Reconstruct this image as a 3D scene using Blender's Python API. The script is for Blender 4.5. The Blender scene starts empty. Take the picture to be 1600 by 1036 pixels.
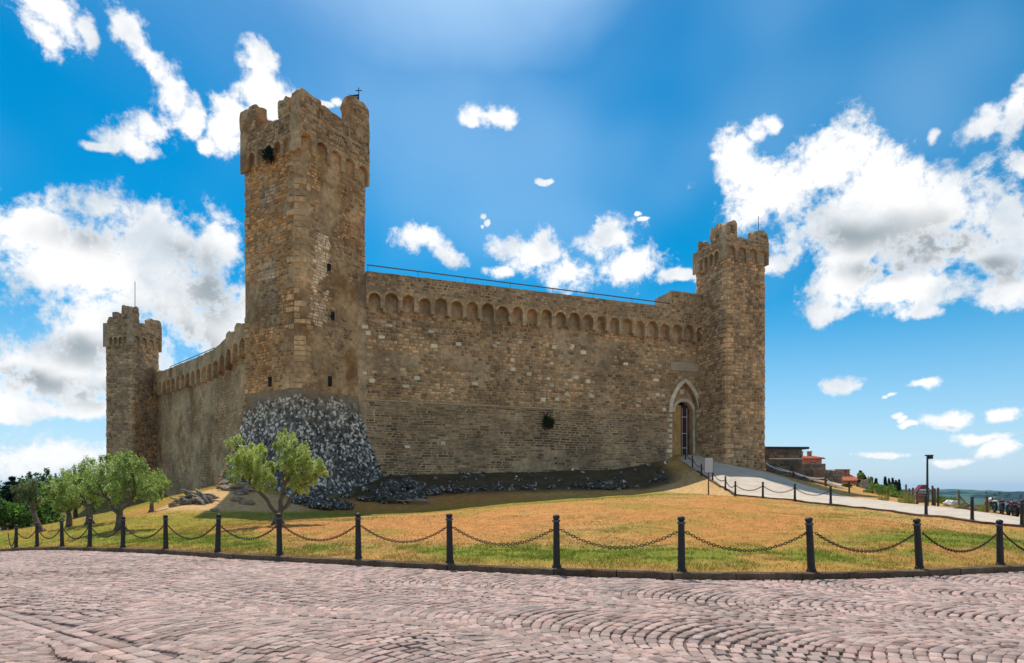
import bpy, math, random
import numpy as np
from mathutils import Vector, Matrix, noise as mnoise
random.seed(7); RNG = np.random.default_rng(11)
R = math.radians
S = bpy.context.scene
COL = S.collection

# ------------------------------------------------------------------ camera
F = 1000.0; HOR = 765.0; EYE = 1.6
cd = bpy.data.cameras.new('camera'); cam = bpy.data.objects.new('camera', cd); COL.objects.link(cam)
cam.location = (0, 0, EYE); cam.rotation_euler = (R(90), 0, 0)
cd.sensor_width = 36.0; cd.lens = 36.0 * F / 1600.0; cd.shift_y = (HOR - 518.0) / 1600.0
cd.clip_start = 0.1; cd.clip_end = 20000
S.camera = cam

def P(px, py, d):
    """point seen at (px,py) of the photograph, d metres in front of the camera"""
    return Vector(((px - 800.0) / F * d, d, EYE + (HOR - py) / F * d))

# ------------------------------------------------------------------ sky, sun, exposure
SUN_EL, SUN_AZ = 62.0, -15.0            # azimuth measured from +Y, negative = left
SKY_STRENGTH = 0.12
W = bpy.data.worlds.new('World'); S.world = W; W.use_nodes = True
nt = W.node_tree; nt.nodes.clear()
def wn(t, **k):
    n = nt.nodes.new(t)
    for a, b in k.items(): setattr(n, a, b)
    return n
def wmath(op, a, b=None, c=None, clamp=False):
    n = wn('ShaderNodeMath', operation=op, use_clamp=clamp)
    for i, v in enumerate((a, b, c)):
        if v is None: continue
        if isinstance(v, (int, float)): n.inputs[i].default_value = v
        else: nt.links.new(v, n.inputs[i])
    return n.outputs[0]
def wvec(op, a, b=None, c=None):
    n = wn('ShaderNodeVectorMath', operation=op)
    for i, v in enumerate((a, b, c)):
        if v is None: continue
        if isinstance(v, (tuple, list)): n.inputs[i].default_value = v
        else: nt.links.new(v, n.inputs[i])
    return n
def wsmooth(x, lo, hi):
    n = wn('ShaderNodeMapRange', interpolation_type='SMOOTHSTEP')
    nt.links.new(x, n.inputs[0]); n.inputs[1].default_value = lo; n.inputs[2].default_value = hi
    return n.outputs[0]
def wmix(f, a, b):
    n = wn('ShaderNodeMix', data_type='RGBA')
    for i, v in ((0, f), (6, a), (7, b)):
        if isinstance(v, (int, float, tuple)): n.inputs[i].default_value = v
        else: nt.links.new(v, n.inputs[i])
    return n.outputs[2]
sky = wn('ShaderNodeTexSky', sky_type='NISHITA', sun_disc=False, sun_elevation=R(SUN_EL), sun_rotation=R(SUN_AZ),
         altitude=560.0, air_density=1.0, dust_density=1.2, ozone_density=3.0)
hs = wn('ShaderNodeHueSaturation'); nt.links.new(sky.outputs[0], hs.inputs['Color'])
hs.inputs['Hue'].default_value = 0.483; hs.inputs['Saturation'].default_value = 1.72; hs.inputs['Value'].default_value = 0.68
tc = wn('ShaderNodeTexCoord'); DIR = tc.outputs['Generated']
sx = wn('ShaderNodeSeparateXYZ'); nt.links.new(DIR, sx.inputs[0])
AZ = wmath('ARCTAN2', sx.outputs[0], sx.outputs[1]); EL = wmath('ARCSINE', sx.outputs[2])
def wnoise(scale, detail, rough, vec=DIR, dist=0.0):
    n = wn('ShaderNodeTexNoise'); nt.links.new(vec, n.inputs['Vector'])
    n.inputs['Scale'].default_value = scale; n.inputs['Detail'].default_value = detail
    n.inputs['Roughness'].default_value = rough; n.inputs['Distortion'].default_value = dist
    return n
cx = wn('ShaderNodeCombineXYZ'); nt.links.new(AZ, cx.inputs[0]); nt.links.new(EL, cx.inputs[1])
wob = wnoise(7.0, 3.0, 0.55)
wob2 = wvec('MULTIPLY_ADD', wob.outputs['Color'], (0.10, 0.08, 0.0), (-0.05, -0.04, 0.0))
PP = wvec('ADD', cx.outputs[0], wob2.outputs[0]).outputs[0]
def blob_field(blobs, k=0.25):
    acc = None
    for (px, py, rx, ry) in blobs:
        a = math.atan((px - 800) / F); ca = math.cos(a)
        e = math.atan((HOR - py) / F * ca)
        ra = rx / F * ca * ca; re = ry / F * ca * math.cos(e) ** 2
        v = wvec('MULTIPLY_ADD', PP, (1 / ra, 1 / re, 0), (-a / ra, -e / re, 0))
        d = wvec('LENGTH', v.outputs[0]).outputs[1]
        acc = d if acc is None else wmath('SMOOTH_MIN', acc, d, k)
    return acc
CLOUDS = [(1390,335,190,90),(1550,395,120,66),(1420,455,140,34),(190,435,190,100),(90,570,110,60),(55,20,75,38),(60,60,30,22),(125,35,20,20),(200,40,38,32),(240,88,38,30),(262,135,28,34),(225,185,48,38),(195,222,52,30),(148,226,34,10),
 (295,185,30,36),(330,226,28,22),(365,205,40,46),(402,105,24,34),(412,158,46,40),(505,163,14,8),(521,155,12,10),
 (45,365,85,52),(160,340,85,48),(255,365,78,58),(340,370,50,60),(100,430,130,56),(255,440,130,60),(330,500,90,70),(140,515,80,50),(70,575,85,48),
 (190,580,110,52),(40,632,70,22),(130,630,90,22),(300,600,90,50),(70,715,150,36),(215,730,90,34),
 (778,182,46,28),(738,192,24,12),(852,276,11,4),(645,382,42,26),(690,402,34,18),(768,420,24,18),(770,330,7,4),(778,340,8,5),(766,345,4,3),
 (828,388,56,40),(885,432,52,32),(945,375,52,36),(985,418,54,38),(1058,434,40,12),(998,334,6,4),(1006,343,7,4),
 (1148,248,40,54),(1185,204,24,18),(1210,192,24,14),(1165,222,24,22),(1200,300,90,62),(1290,262,86,66),(1395,275,86,62),(1465,322,62,58),(1335,360,150,60),(1470,385,110,46),
 (1575,350,60,58),(1330,440,70,48),(1300,484,46,16),(1470,452,80,30),(1570,445,60,34),(1215,425,30,24),(1440,490,30,12),
 (1560,190,46,34),(1594,150,18,40),(1590,250,30,24),(1484,198,12,14),
 (1315,601,40,13),(1382,632,9,4),(1393,629,8,3),(1442,613,28,8),(1402,660,9,4),(1413,665,9,4),(1494,660,50,18),(1590,652,26,14),(1545,690,60,10),(1572,708,44,13),(1380,716,46,6),(1490,722,40,6),(1425,672,20,4)]
GREYS = [(150,385,90,34),(300,395,80,34),(110,545,80,28),(60,592,90,20),(250,520,100,60),(330,440,70,60),(190,610,120,24),(60,460,60,16),
 (1330,375,150,34),(1450,385,90,32),(1560,420,70,20),(1400,420,100,20),(1240,350,60,26),(1500,675,46,6),(220,735,110,14)]
puff = wnoise(15.0, 10.0, 0.66, dist=0.25)
puff_b = wnoise(34.0, 8.0, 0.66, dist=0.3)
puff_c = wnoise(80.0, 6.0, 0.6)
puff_lo = wnoise(4.5, 4.0, 0.5)
D = blob_field(CLOUDS)
n1 = wmath('ADD', wmath('MULTIPLY_ADD', puff.outputs['Fac'], 4.4, -2.2), wmath('MULTIPLY_ADD', wmath('MULTIPLY_ADD', puff_c.outputs['Fac'], 0.5, puff_b.outputs['Fac']), 3.2, -2.4))
dens = wmath('ADD', wmath('MULTIPLY_ADD', D, -1.9, 1.95), n1)
# beyond the frame the same broken cumulus goes on
gen = wnoise(3.2, 8.0, 0.58)
gout = wsmooth(wmath('MAXIMUM', wmath('SUBTRACT', wmath('ABSOLUTE', AZ), 0.70), wmath('SUBTRACT', EL, 0.70)), 0.0, 0.12)
dgen = wmath('MULTIPLY', wmath('MULTIPLY', wmath('SUBTRACT', gen.outputs['Fac'], 0.52), 6.0), gout)
mask = wmath('MAXIMUM', wsmooth(dens, -0.25, 1.15), wsmooth(dgen, 0.0, 0.4))
G = blob_field(GREYS, 0.5)
gden = wsmooth(wmath('ADD', wmath('SUBTRACT', 1.15, G), wmath('MULTIPLY_ADD', puff_lo.outputs['Fac'], 2.0, -1.0)), -0.25, 1.0)
gden = wmath('MULTIPLY', gden, wsmooth(dens, 0.3, 1.6))
ggen = wmath('MULTIPLY', wsmooth(dgen, 0.5, 1.6), 0.6)
grey = wmath('MAXIMUM', gden, ggen)
puff2 = wnoise(9.0, 7.0, 0.58)
cw = wmix(wsmooth(puff2.outputs['Fac'], 0.33, 0.56), (0.47, 0.52, 0.57, 1), (0.715, 0.715, 0.715, 1))
cc = wmix(grey, cw, (0.25, 0.29, 0.32, 1))
# thin milky veil: near the horizon and broad streaks high up
veilf = wmath('MULTIPLY', wsmooth(EL, 0.34, -0.02), 0.62)
streak = wnoise(1.7, 3.0, 0.5)
sun_glow = blob_field([(690, -60, 280, 230), (830, -40, 160, 120)], 0.6)      # the sun's glow, painted as a pale veil at the top of the sky
veilf = wmath('MAXIMUM', veilf, wmath('MULTIPLY', wsmooth(sun_glow, 1.2, 0.1), 0.58))
veilf = wmath('MAXIMUM', veilf, wmath('MULTIPLY', wsmooth(streak.outputs['Fac'], 0.52, 0.75), 0.30))
cs = wn('ShaderNodeMix', data_type='RGBA', blend_type='MULTIPLY'); cs.inputs[0].default_value = 1.0
nt.links.new(hs.outputs[0], cs.inputs[6]); cs.inputs[7].default_value = (1, 1, 1, 1)
skyc = wmix(veilf, cs.outputs[2], tuple(v / SKY_STRENGTH for v in (0.38, 0.56, 0.76)) + (1,))
cb = wvec('SCALE', cc); cb.inputs['Scale'].default_value = 1.0 / SKY_STRENGTH
fin = wmix(mask, skyc, cb.outputs[0])
bg = wn('ShaderNodeBackground'); bg.inputs['Strength'].default_value = SKY_STRENGTH
nt.links.new(fin, bg.inputs['Color'])
wo = wn('ShaderNodeOutputWorld'); nt.links.new(bg.outputs[0], wo.inputs[0])

sl = bpy.data.lights.new('sun', 'SUN'); so = bpy.data.objects.new('sun', sl); COL.objects.link(so)
sl.energy = 2.95; sl.angle = R(0.53); sl.color = (1.0, 0.94, 0.84)
sd = Vector((math.sin(R(SUN_AZ)) * math.cos(R(SUN_EL)), math.cos(R(SUN_AZ)) * math.cos(R(SUN_EL)), math.sin(R(SUN_EL))))
so.rotation_euler = sd.to_track_quat('Z', 'Y').to_euler(); so.location = sd * 200
S.view_settings.view_transform = 'Standard'; S.view_settings.look = 'None'
S.view_settings.exposure = 0.56; S.view_settings.gamma = 1.0; S.view_settings.use_curve_mapping = False
S.cycles.use_denoising = True
S.cycles.max_bounces = 6; S.cycles.volume_bounces = 0; S.cycles.transparent_max_bounces = 8

# ------------------------------------------------------------------ helpers
def tag(o, label=None, cat=None, group=None, kind=None):
    if label: o['label'] = label
    if cat: o['category'] = cat
    if group: o['group'] = group
    if kind: o['kind'] = kind
    return o
def thing(name, label, cat, loc=(0, 0, 0), rz=0.0, group=None):
    o = bpy.data.objects.new(name, None); COL.objects.link(o); o.empty_display_size = 0.3
    o.location = loc; o.rotation_euler = (0, 0, rz)
    return tag(o, label, cat, group)
def copy_tree(o, parent=None):
    c = o.copy(); COL.objects.link(c); c.parent = parent
    for ch in o.children: copy_tree(ch, c)
    return c
def np_mesh(name, V, Q, C=None, smooth=False):
    """mesh from arrays: V (n,3), Q list/array of faces with one size, C (n,3) colours per vertex"""
    V = np.asarray(V, dtype=np.float32); Q = np.asarray(Q, dtype=np.int32)
    me = bpy.data.meshes.new(name); k = Q.shape[1]
    me.vertices.add(len(V)); me.vertices.foreach_set('co', V.ravel())
    me.loops.add(Q.size); me.loops.foreach_set('vertex_index', Q.ravel())
    me.polygons.add(len(Q)); me.polygons.foreach_set('loop_start', np.arange(0, Q.size, k, dtype=np.int32))
    me.update(calc_edges=True)
    if smooth: me.polygons.foreach_set('use_smooth', np.ones(len(Q), dtype=bool))
    a = me.color_attributes.new('Col', 'FLOAT_COLOR', 'POINT')
    c4 = np.ones((len(V), 4), dtype=np.float32)
    if C is not None: c4[:, :3] = C
    a.data.foreach_set('color', c4.ravel())
    return me
def link(name, me, mat, parent=None, kind=None, label=None):
    o = bpy.data.objects.new(name, me); COL.objects.link(o); o.parent = parent
    if mat and not me.materials: me.materials.append(mat)
    if kind: o['kind'] = kind
    if label: o['label'] = label
    return o
class MB:
    def __init__(s): s.v = []; s.f = []; s.c = []
    def add(s, vs, fs, col=(1, 1, 1)):
        b = len(s.v); s.v += [tuple(p) for p in vs]; s.f += [tuple(i + b for i in f) for f in fs]; s.c += [tuple(col)] * len(vs); return s
    def box(s, c, size, rz=0.0, col=(1, 1, 1), M=None):
        hx, hy, hz = size[0] / 2, size[1] / 2, size[2] / 2
        m = M or Matrix.Rotation(rz, 3, 'Z')
        vs = [Vector(c) + m @ Vector((x, y, z)) for z in (-hz, hz) for (x, y) in ((-hx, -hy), (hx, -hy), (hx, hy), (-hx, hy))]
        return s.add(vs, [(3, 2, 1, 0), (4, 5, 6, 7), (0, 1, 5, 4), (1, 2, 6, 5), (2, 3, 7, 6), (3, 0, 4, 7)], col)
    def tube(s, pts, rad, n=6, col=(1, 1, 1), cap=True):
        pts = [Vector(p) for p in pts]; m = len(pts)
        rad = [rad] * m if isinstance(rad, (int, float)) else rad
        vs = []; prev = None
        for i, p in enumerate(pts):
            t = (pts[min(i + 1, m - 1)] - pts[max(i - 1, 0)])
            t = t.normalized() if t.length > 1e-9 else Vector((0, 0, 1))
            a = prev if prev is not None else (Vector((1, 0, 0)) if abs(t.x) < 0.9 else Vector((0, 1, 0)))
            a = (a - t * a.dot(t)).normalized(); prev = a; b = t.cross(a)
            for k in range(n):
                w = 2 * math.pi * k / n; vs.append(p + (a * math.cos(w) + b * math.sin(w)) * rad[i])
        fs = [(i * n + k, i * n + (k + 1) % n, (i + 1) * n + (k + 1) % n, (i + 1) * n + k) for i in range(m - 1) for k in range(n)]
        if cap: fs += [tuple(range(n))[::-1], tuple((m - 1) * n + k for k in range(n))]
        return s.add(vs, fs, col)
    def lathe(s, c, prof, n=12, col=(1, 1, 1)):
        c = Vector(c); vs = []; m = len(prof)
        for (r, z) in prof:
            for k in range(n):
                w = 2 * math.pi * k / n; vs.append(c + Vector((r * math.cos(w), r * math.sin(w), z)))
        fs = [(i * n + k, i * n + (k + 1) % n, (i + 1) * n + (k + 1) % n, (i + 1) * n + k) for i in range(m - 1) for k in range(n)]
        fs += [tuple(range(n))[::-1], tuple((m - 1) * n + k for k in range(n))]
        return s.add(vs, fs, col)
    def build(s, name, mat, parent=None, kind=None, label=None, smooth=False):
        me = bpy.data.meshes.new(name); me.from_pydata(s.v, [], s.f); me.update()
        a = me.color_attributes.new('Col', 'FLOAT_COLOR', 'POINT')
        c4 = np.ones((len(s.v), 4), dtype=np.float32); c4[:, :3] = np.array(s.c, dtype=np.float32)
        a.data.foreach_set('color', c4.ravel())
        if smooth: me.polygons.foreach_set('use_smooth', np.ones(len(me.polygons), dtype=bool))
        return link(name, me, mat, parent, kind, label)

# value noise, vectorised
_perm = np.random.default_rng(3).random(65536).astype(np.float64)
def _h(ix, iy, iz): return _perm[((ix * 73856093) ^ (iy * 19349663) ^ (iz * 83492791)) & 65535]
def vnoise(x, y, z=0.0):
    x, y, z = np.broadcast_arrays(np.asarray(x, float), np.asarray(y, float), np.asarray(z, float))
    ix, iy, iz = np.floor(x).astype(np.int64), np.floor(y).astype(np.int64), np.floor(z).astype(np.int64)
    fx, fy, fz = x - ix, y - iy, z - iz
    fx, fy, fz = [t * t * (3 - 2 * t) for t in (fx, fy, fz)]
    r = 0
    for dx in (0, 1):
        for dy in (0, 1):
            for dz in (0, 1):
                r = r + _h(ix + dx, iy + dy, iz + dz) * (fx if dx else 1 - fx) * (fy if dy else 1 - fy) * (fz if dz else 1 - fz)
    return r
def fbm(x, y, z=0.0, o=4, lac=2.03, g=0.5):
    s = 0; a = 1; t = 0; f = 1.0
    for i in range(o):
        s = s + a * vnoise(np.asarray(x) * f + 17.3 * i, np.asarray(y) * f + 5.1 * i, np.asarray(z) * f + 9.7 * i); t += a; a *= g; f *= lac
    return s / t
def sstep(a, b, x):
    t = np.clip((np.asarray(x, float) - a) / (b - a), 0, 1); return t * t * (3 - 2 * t)

# ------------------------------------------------------------------ materials
def material(name, base, rough=0.85, var=0.35, nscale=3.0, bump=0.0, bscale=20.0, metal=0.0, stain=None, spec=0.3, tint=None, translucent=0.0):
    """base colour x the mesh's own colour attribute x object colour, broken by noise in world space"""
    m = bpy.data.materials.new(name); m.use_nodes = True; t = m.node_tree; t.nodes.clear()
    N = t.nodes.new; L = t.links.new
    out = N('ShaderNodeOutputMaterial'); bs = N('ShaderNodeBsdfPrincipled')
    bs.inputs['Roughness'].default_value = rough; bs.inputs['Metallic'].default_value = metal; bs.inputs['Specular IOR Level'].default_value = spec
    geo = N('ShaderNodeNewGeometry')
    def noise(sc, det=5.0, ro=0.6):
        n = N('ShaderNodeTexNoise'); L(geo.outputs['Position'], n.inputs['Vector'])
        n.inputs['Scale'].default_value = sc; n.inputs['Detail'].default_value = det; n.inputs['Roughness'].default_value = ro
        return n.outputs['Fac']
    def mul(a, b):
        n = N('ShaderNodeMix'); n.data_type = 'RGBA'; n.blend_type = 'MULTIPLY'; n.inputs[0].default_value = 1.0
        for i, v in ((6, a), (7, b)):
            if isinstance(v, tuple): n.inputs[i].default_value = v
            else: L(v, n.inputs[i])
        return n.outputs[2]
    at = N('ShaderNodeAttribute'); at.attribute_name = 'Col'
    oi = N('ShaderNodeObjectInfo')
    c = mul(at.outputs['Color'], oi.outputs['Color'])
    c = mul(c, tuple(base) + (1,))
    if var > 0:
        r = N('ShaderNodeMapRange'); L(noise(nscale), r.inputs[0]); r.inputs[1].default_value = 0.3; r.inputs[2].default_value = 0.7
        r.inputs[3].default_value = 1 - var; r.inputs[4].default_value = 1 + var
        r2 = N('ShaderNodeMapRange'); L(noise(nscale * 7.3, 4.0), r2.inputs[0]); r2.inputs[1].default_value = 0.3; r2.inputs[2].default_value = 0.7
        r2.inputs[3].default_value = 1 - var * 0.8; r2.inputs[4].default_value = 1 + var * 0.8
        mm = N('ShaderNodeMath'); mm.operation = 'MULTIPLY'; L(r.outputs[0], mm.inputs[0]); L(r2.outputs[0], mm.inputs[1])
        v = N('ShaderNodeVectorMath'); v.operation = 'SCALE'; L(c, v.inputs[0]); L(mm.outputs[0], v.inputs['Scale']); c = v.outputs[0]
    if stain:
        sc, lo, hi, colr = stain
        r = N('ShaderNodeMapRange'); r.interpolation_type = 'SMOOTHSTEP'; L(noise(sc, 8.0, 0.65), r.inputs[0]); r.inputs[1].default_value = lo; r.inputs[2].default_value = hi
        n = N('ShaderNodeMix'); n.data_type = 'RGBA'; L(r.outputs[0], n.inputs[0]); L(c, n.inputs[6]); L(mul(c, tuple(colr) + (1,)), n.inputs[7]); c = n.outputs[2]
    L(c, bs.inputs['Base Color'])
    if bump > 0:
        b = N('ShaderNodeBump'); b.inputs['Strength'].default_value = bump; b.inputs['Distance'].default_value = 0.05
        L(noise(bscale, 7.0, 0.65), b.inputs['Height']); L(b.outputs[0], bs.inputs['Normal'])
    if translucent > 0:
        tr = N('ShaderNodeBsdfTranslucent'); L(c, tr.inputs['Color'])
        ms = N('ShaderNodeMixShader'); ms.inputs[0].default_value = translucent
        L(bs.outputs[0], ms.inputs[1]); L(tr.outputs[0], ms.inputs[2]); L(ms.outputs[0], out.inputs[0])
    else: L(bs.outputs[0], out.inputs[0])
    return m
M = {}
M['mortar'] = material('lime_mortar', (0.50, 0.34, 0.19), var=0.38, nscale=0.35, bump=0.7, bscale=7.0, stain=(0.55, 0.5, 0.72, (0.62, 0.60, 0.58)))
M['stone'] = material('brown_stone', (0.57, 0.365, 0.192), var=0.36, nscale=0.5, bump=0.6, bscale=9.0, stain=(0.4, 0.52, 0.7, (0.60, 0.58, 0.56)))
M['plaster'] = material('worn_plaster', (0.59, 0.375, 0.185), var=0.38, nscale=0.42, bump=0.8, bscale=4.5, stain=(0.3, 0.46, 0.62, (0.60, 0.48, 0.36)))
M['talus'] = material('black_weathered_stone', (0.56, 0.52, 0.46), var=0.35, nscale=1.5, bump=0.8, bscale=8.0)
M['pale'] = material('pale_limestone', (0.82, 0.69, 0.49), var=0.15, nscale=1.0, bump=0.3, bscale=12.0)
M['ochre'] = material('ochre_plaster', (0.68, 0.40, 0.14), var=0.22, nscale=0.8, bump=0.3)
M['dark'] = material('painted_recess_shade', (0.02, 0.017, 0.015), var=0.2)  # near black, stands for the shade inside slits and gate
M['iron'] = material('black_iron', (0.017, 0.015, 0.014), rough=0.6, var=0.35, nscale=6.0, bump=0.2, bscale=60.0, spec=0.5)
M['rust'] = material('rusty_iron', (0.06, 0.03, 0.022), rough=0.75, var=0.4, nscale=8.0)
M['steel'] = material('grey_steel', (0.10, 0.11, 0.13), rough=0.5, var=0.1, metal=0.4)
M['wood'] = material('old_wood', (0.14, 0.075, 0.045), var=0.3, nscale=4.0, bump=0.4, bscale=30.0)
M['door'] = material('oxblood_door', (0.085, 0.022, 0.024), rough=0.6, var=0.25, nscale=3.0, bump=0.2)
M['white'] = material('white_paint', (0.72, 0.70, 0.68), rough=0.6, var=0.1)
M['cobble'] = material('porphyry_cobble', (0.415, 0.295, 0.25), rough=0.78, var=0.2, nscale=5.0, bump=0.35, bscale=40.0, spec=0.35)
M['bed'] = material('cobble_bed', (0.17, 0.125, 0.105), var=0.3, nscale=6.0, bump=0.4, bscale=40.0)
M['kerb'] = material('brown_kerbstone', (0.13, 0.085, 0.05), var=0.35, nscale=3.0, bump=0.5, bscale=25.0)
M['lawn'] = material('dry_lawn', (1, 1, 1), var=0.22, nscale=3.5, bump=0.8, bscale=14.0, rough=0.95, spec=0.1)
M['blade'] = material('grass_blade', (1, 1, 1), var=0.0, rough=0.8, spec=0.15, translucent=0.3)
M['path'] = material('pale_concrete', (0.56, 0.47, 0.37), var=0.13, nscale=0.9, bump=0.25, bscale=18.0, stain=(0.6, 0.5, 0.7, (0.8, 0.76, 0.72)))
M['bark'] = material('olive_bark', (0.16, 0.12, 0.085), var=0.4, nscale=5.0, bump=0.9, bscale=18.0)
M['leaf'] = material('leaf', (1, 1, 1), var=0.0, rough=0.55, spec=0.3, translucent=0.58)
M['rock'] = material('dark_rock', (0.075, 0.066, 0.055), var=0.5, nscale=2.5, bump=1.0, bscale=7.0, stain=(5.0, 0.55, 0.62, (6.5, 6.5, 6.5)))
M['sandrock'] = material('sandy_rock', (0.30, 0.22, 0.15), var=0.4, nscale=2.5, bump=0.8, bscale=8.0)
M['root'] = material('dead_root', (0.30, 0.25, 0.20), var=0.4, nscale=5.0, bump=0.6, bscale=20.0)
M['roof'] = material('terracotta_tiles', (0.46, 0.14, 0.07), var=0.25, nscale=1.5, bump=0.5, bscale=6.0)
M['brick'] = material('pink_brick', (0.42, 0.22, 0.16), var=0.25, nscale=1.5, bump=0.4, bscale=8.0)
M['greystone'] = material('grey_brown_stone', (0.19, 0.15, 0.115), var=0.35, nscale=0.9, bump=0.8, bscale=6.0)
M['slab'] = material('dark_slab', (0.05, 0.05, 0.055), var=0.2)
M['forest'] = material('far_forest', (0.012, 0.033, 0.024), var=0.45, nscale=0.02, rough=0.95, spec=0.05)
M['valley'] = material('valley_fields', (0.07, 0.09, 0.035), var=0.5, nscale=0.004, rough=0.95, spec=0.05)
M['panel'] = material('pale_sign_panel', (0.52, 0.53, 0.54), rough=0.5, var=0.05)
M['red'] = material('red_paint', (0.17, 0.025, 0.03), rough=0.35, var=0.1, spec=0.5)
M['rubber'] = material('black_rubber', (0.02, 0.02, 0.02), rough=0.8, var=0.1)
M['glass'] = material('lamp_glass', (0.35, 0.38, 0.4), rough=0.15, var=0.0, spec=0.6)

# ------------------------------------------------------------------ ground shape
BOL = [(25,37,857),(58,39,857),(97,42,857.5),(140,46,860),(192,50,863.5),(259,55,868),(340,61,872.5),(437,67,878),(560,73,884),(703,79,889.5),
       (870,85,896),(1065,89,902),(1268,87,906),(1437,81,906),(1563,73,896)]
KB = [((px - 800) / h, F / h, EYE - (by - HOR) / h) for (px, h, by) in BOL]       # bollards are one metre tall
KX = [-90, -45, -30] + [k[0] for k in KB] + [14.2, 19.5, 30, 60, 110]
KY = [95, 48.5, 34.3] + [k[1] for k in KB] + [16.0, 19.0, 22.5, 28, 36]
def smoothfit(x, y):
    xs = np.linspace(x[0], x[-1], 1601); ys = np.interp(xs, x, y)
    k = np.ones(13) / 13
    yp = np.pad(ys, 6, mode='edge'); return xs, np.convolve(yp, k, 'valid')
_kx, _ky = smoothfit(KX, KY)
def kerbY(x): return np.interp(x, _kx, _ky) - 0.20
def roadZ(x, y=0):
    x = np.asarray(x, float)
    q = -0.0021 * (x - 1.2) ** 2 + 0.055
    return np.where(x < -26, -0.0021 * 27.2 ** 2 + 0.055 + (x + 26) * 0.114, np.where(x > 16, -0.0021 * 14.8 ** 2 + 0.055 - (x - 16) * 0.062, q))
GP = [  # ground points: photo position and distance
 (185,830,27),(108,824,33),(65,832,32),(300,828,27),(435,819,24.5),(560,820,23),(560,850,17),(700,815,22),(700,848,17),(700,800,30),
 (870,812,22),(870,785,33),(870,852,16),(1000,776,40),(1065,802,23),(1065,842,17),(1065,772,41),(1268,838,17),(1268,806,25),(1437,852,15.5),(1437,822,22),(1563,842,17),(1563,826,23),
 (300,772,42),(270,792,38),(340,803,35),(400,792,38),(385,766,43),(240,802,40),(200,810,42),(130,819,42),(60,829,40),(0,838,38),(-150,850,40),
 (480,786,43),(350,758,47),(598,750,50),(610,793,44),(700,781,46),(800,773,48),(900,768.5,50),(1000,764,52),(1035,758,53),
 (620,743,51.2),(700,742,52.4),(800,740,54.2),(900,736,56.5),(1000,728,59),(1050,716,60.3),(1080,711,61),
 (245,776,86),(300,770,76),(385,752,64),(200,748,90),(160,765,88),(100,800,80),(0,845,75),(-200,900,80),
 (1597,823,24.5),(1519,816,26),(1447,807,28.6),(1298,790,34.5),(1242,783,38),(1192,778,42),(1149,774,44.5),(1133,761,47.5),(1113,748,50.5),(1095,737,54),(1081,727,57),
 (1120,722,58.5),(1165,733,57),(1200,739,56.5),(1260,760,51),(1320,776,46),(1400,786,41),(1500,797,36.5),(1600,811,32.5),(1720,838,26),(1800,850,30)]
CP = [tuple(P(*g)) for g in GP]
for (x, y, z) in KB: CP.append((x, y, float(roadZ(x)) + 0.10))
for x in (-45, -30, 16, 30, 60): CP.append((x, float(kerbY(x)), float(roadZ(x)) + 0.08))
CP += [(-20, 70, 4), (0, 75, 4.5), (20, 75, 4.5), (-10, 100, 4), (-40, 105, 2), (15, 105, 2), (28, 64, 2.6), (33, 55, 1.0), (38, 58, -1.5), (40, 70, -4), (36, 44, -0.6), (40, 48, -3),
       (55, 45, -5), (60, 60, -9), (60, 30, -2), (-75, 60, -6), (-80, 90, -5), (-60, 110, -3)]
CP = np.array(CP)
def _U(r2): return np.where(r2 > 0, 0.5 * r2 * np.log(np.maximum(r2, 1e-12)), 0.0)
_n = len(CP); _A = np.zeros((_n + 3, _n + 3)); _dx = CP[:, None, :2] - CP[None, :, :2]
_A[:_n, :_n] = _U((_dx ** 2).sum(-1)) + np.eye(_n) * 1.5
_A[:_n, _n] = 1; _A[:_n, _n + 1:] = CP[:, :2]; _A[_n, :_n] = 1; _A[_n + 1:, :_n] = CP[:, :2].T
_w = np.linalg.solve(_A, np.concatenate([CP[:, 2], np.zeros(3)]))
VALLEY = -58.0
def H0(x, y):
    x = np.asarray(x, float); y = np.asarray(y, float); sh = np.broadcast(x, y).shape
    x = np.broadcast_to(x, sh).ravel(); y = np.broadcast_to(y, sh).ravel(); z = np.zeros(len(x))
    for s in range(0, len(x), 20000):
        e = slice(s, s + 20000)
        r2 = (x[e, None] - CP[None, :, 0]) ** 2 + (y[e, None] - CP[None, :, 1]) ** 2
        z[e] = _U(r2) @ _w[:_n] + _w[_n] + _w[_n + 1] * x[e] + _w[_n + 2] * y[e]
    rr = np.hypot(x / 62.0, (y - 55.0) / 62.0)
    k = sstep(1.0, 1.5, rr); z = np.clip(z, -14, 12) * (1 - k) + (-8 - 45 * np.clip(rr - 1.0, 0, 1.6)) * k
    return z.reshape(sh)
def H(x, y):
    x = np.asarray(x, float); y = np.asarray(y, float)
    z = H0(x, y)
    ky = kerbY(x); t = y - ky
    near = sstep(0.0, 1.6, t)
    z = (roadZ(x) + 0.085) * (1 - near) + z * near
    amp = 0.10 * sstep(0.3, 3, t)
    return z + amp * (fbm(x * 0.55, y * 0.55, 1.3, 4) - 0.5) * 1.6 + 0.05 * sstep(0.1, 1, t) * (fbm(x * 2.1, y * 2.1, 4.3, 3) - 0.5)
def Hs(x, y): return float(H(np.array([x]), np.array([y]))[0])
def ground(px, d):
    x = (px - 800) / F * d; return Vector((x, d, Hs(x, d)))

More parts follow.
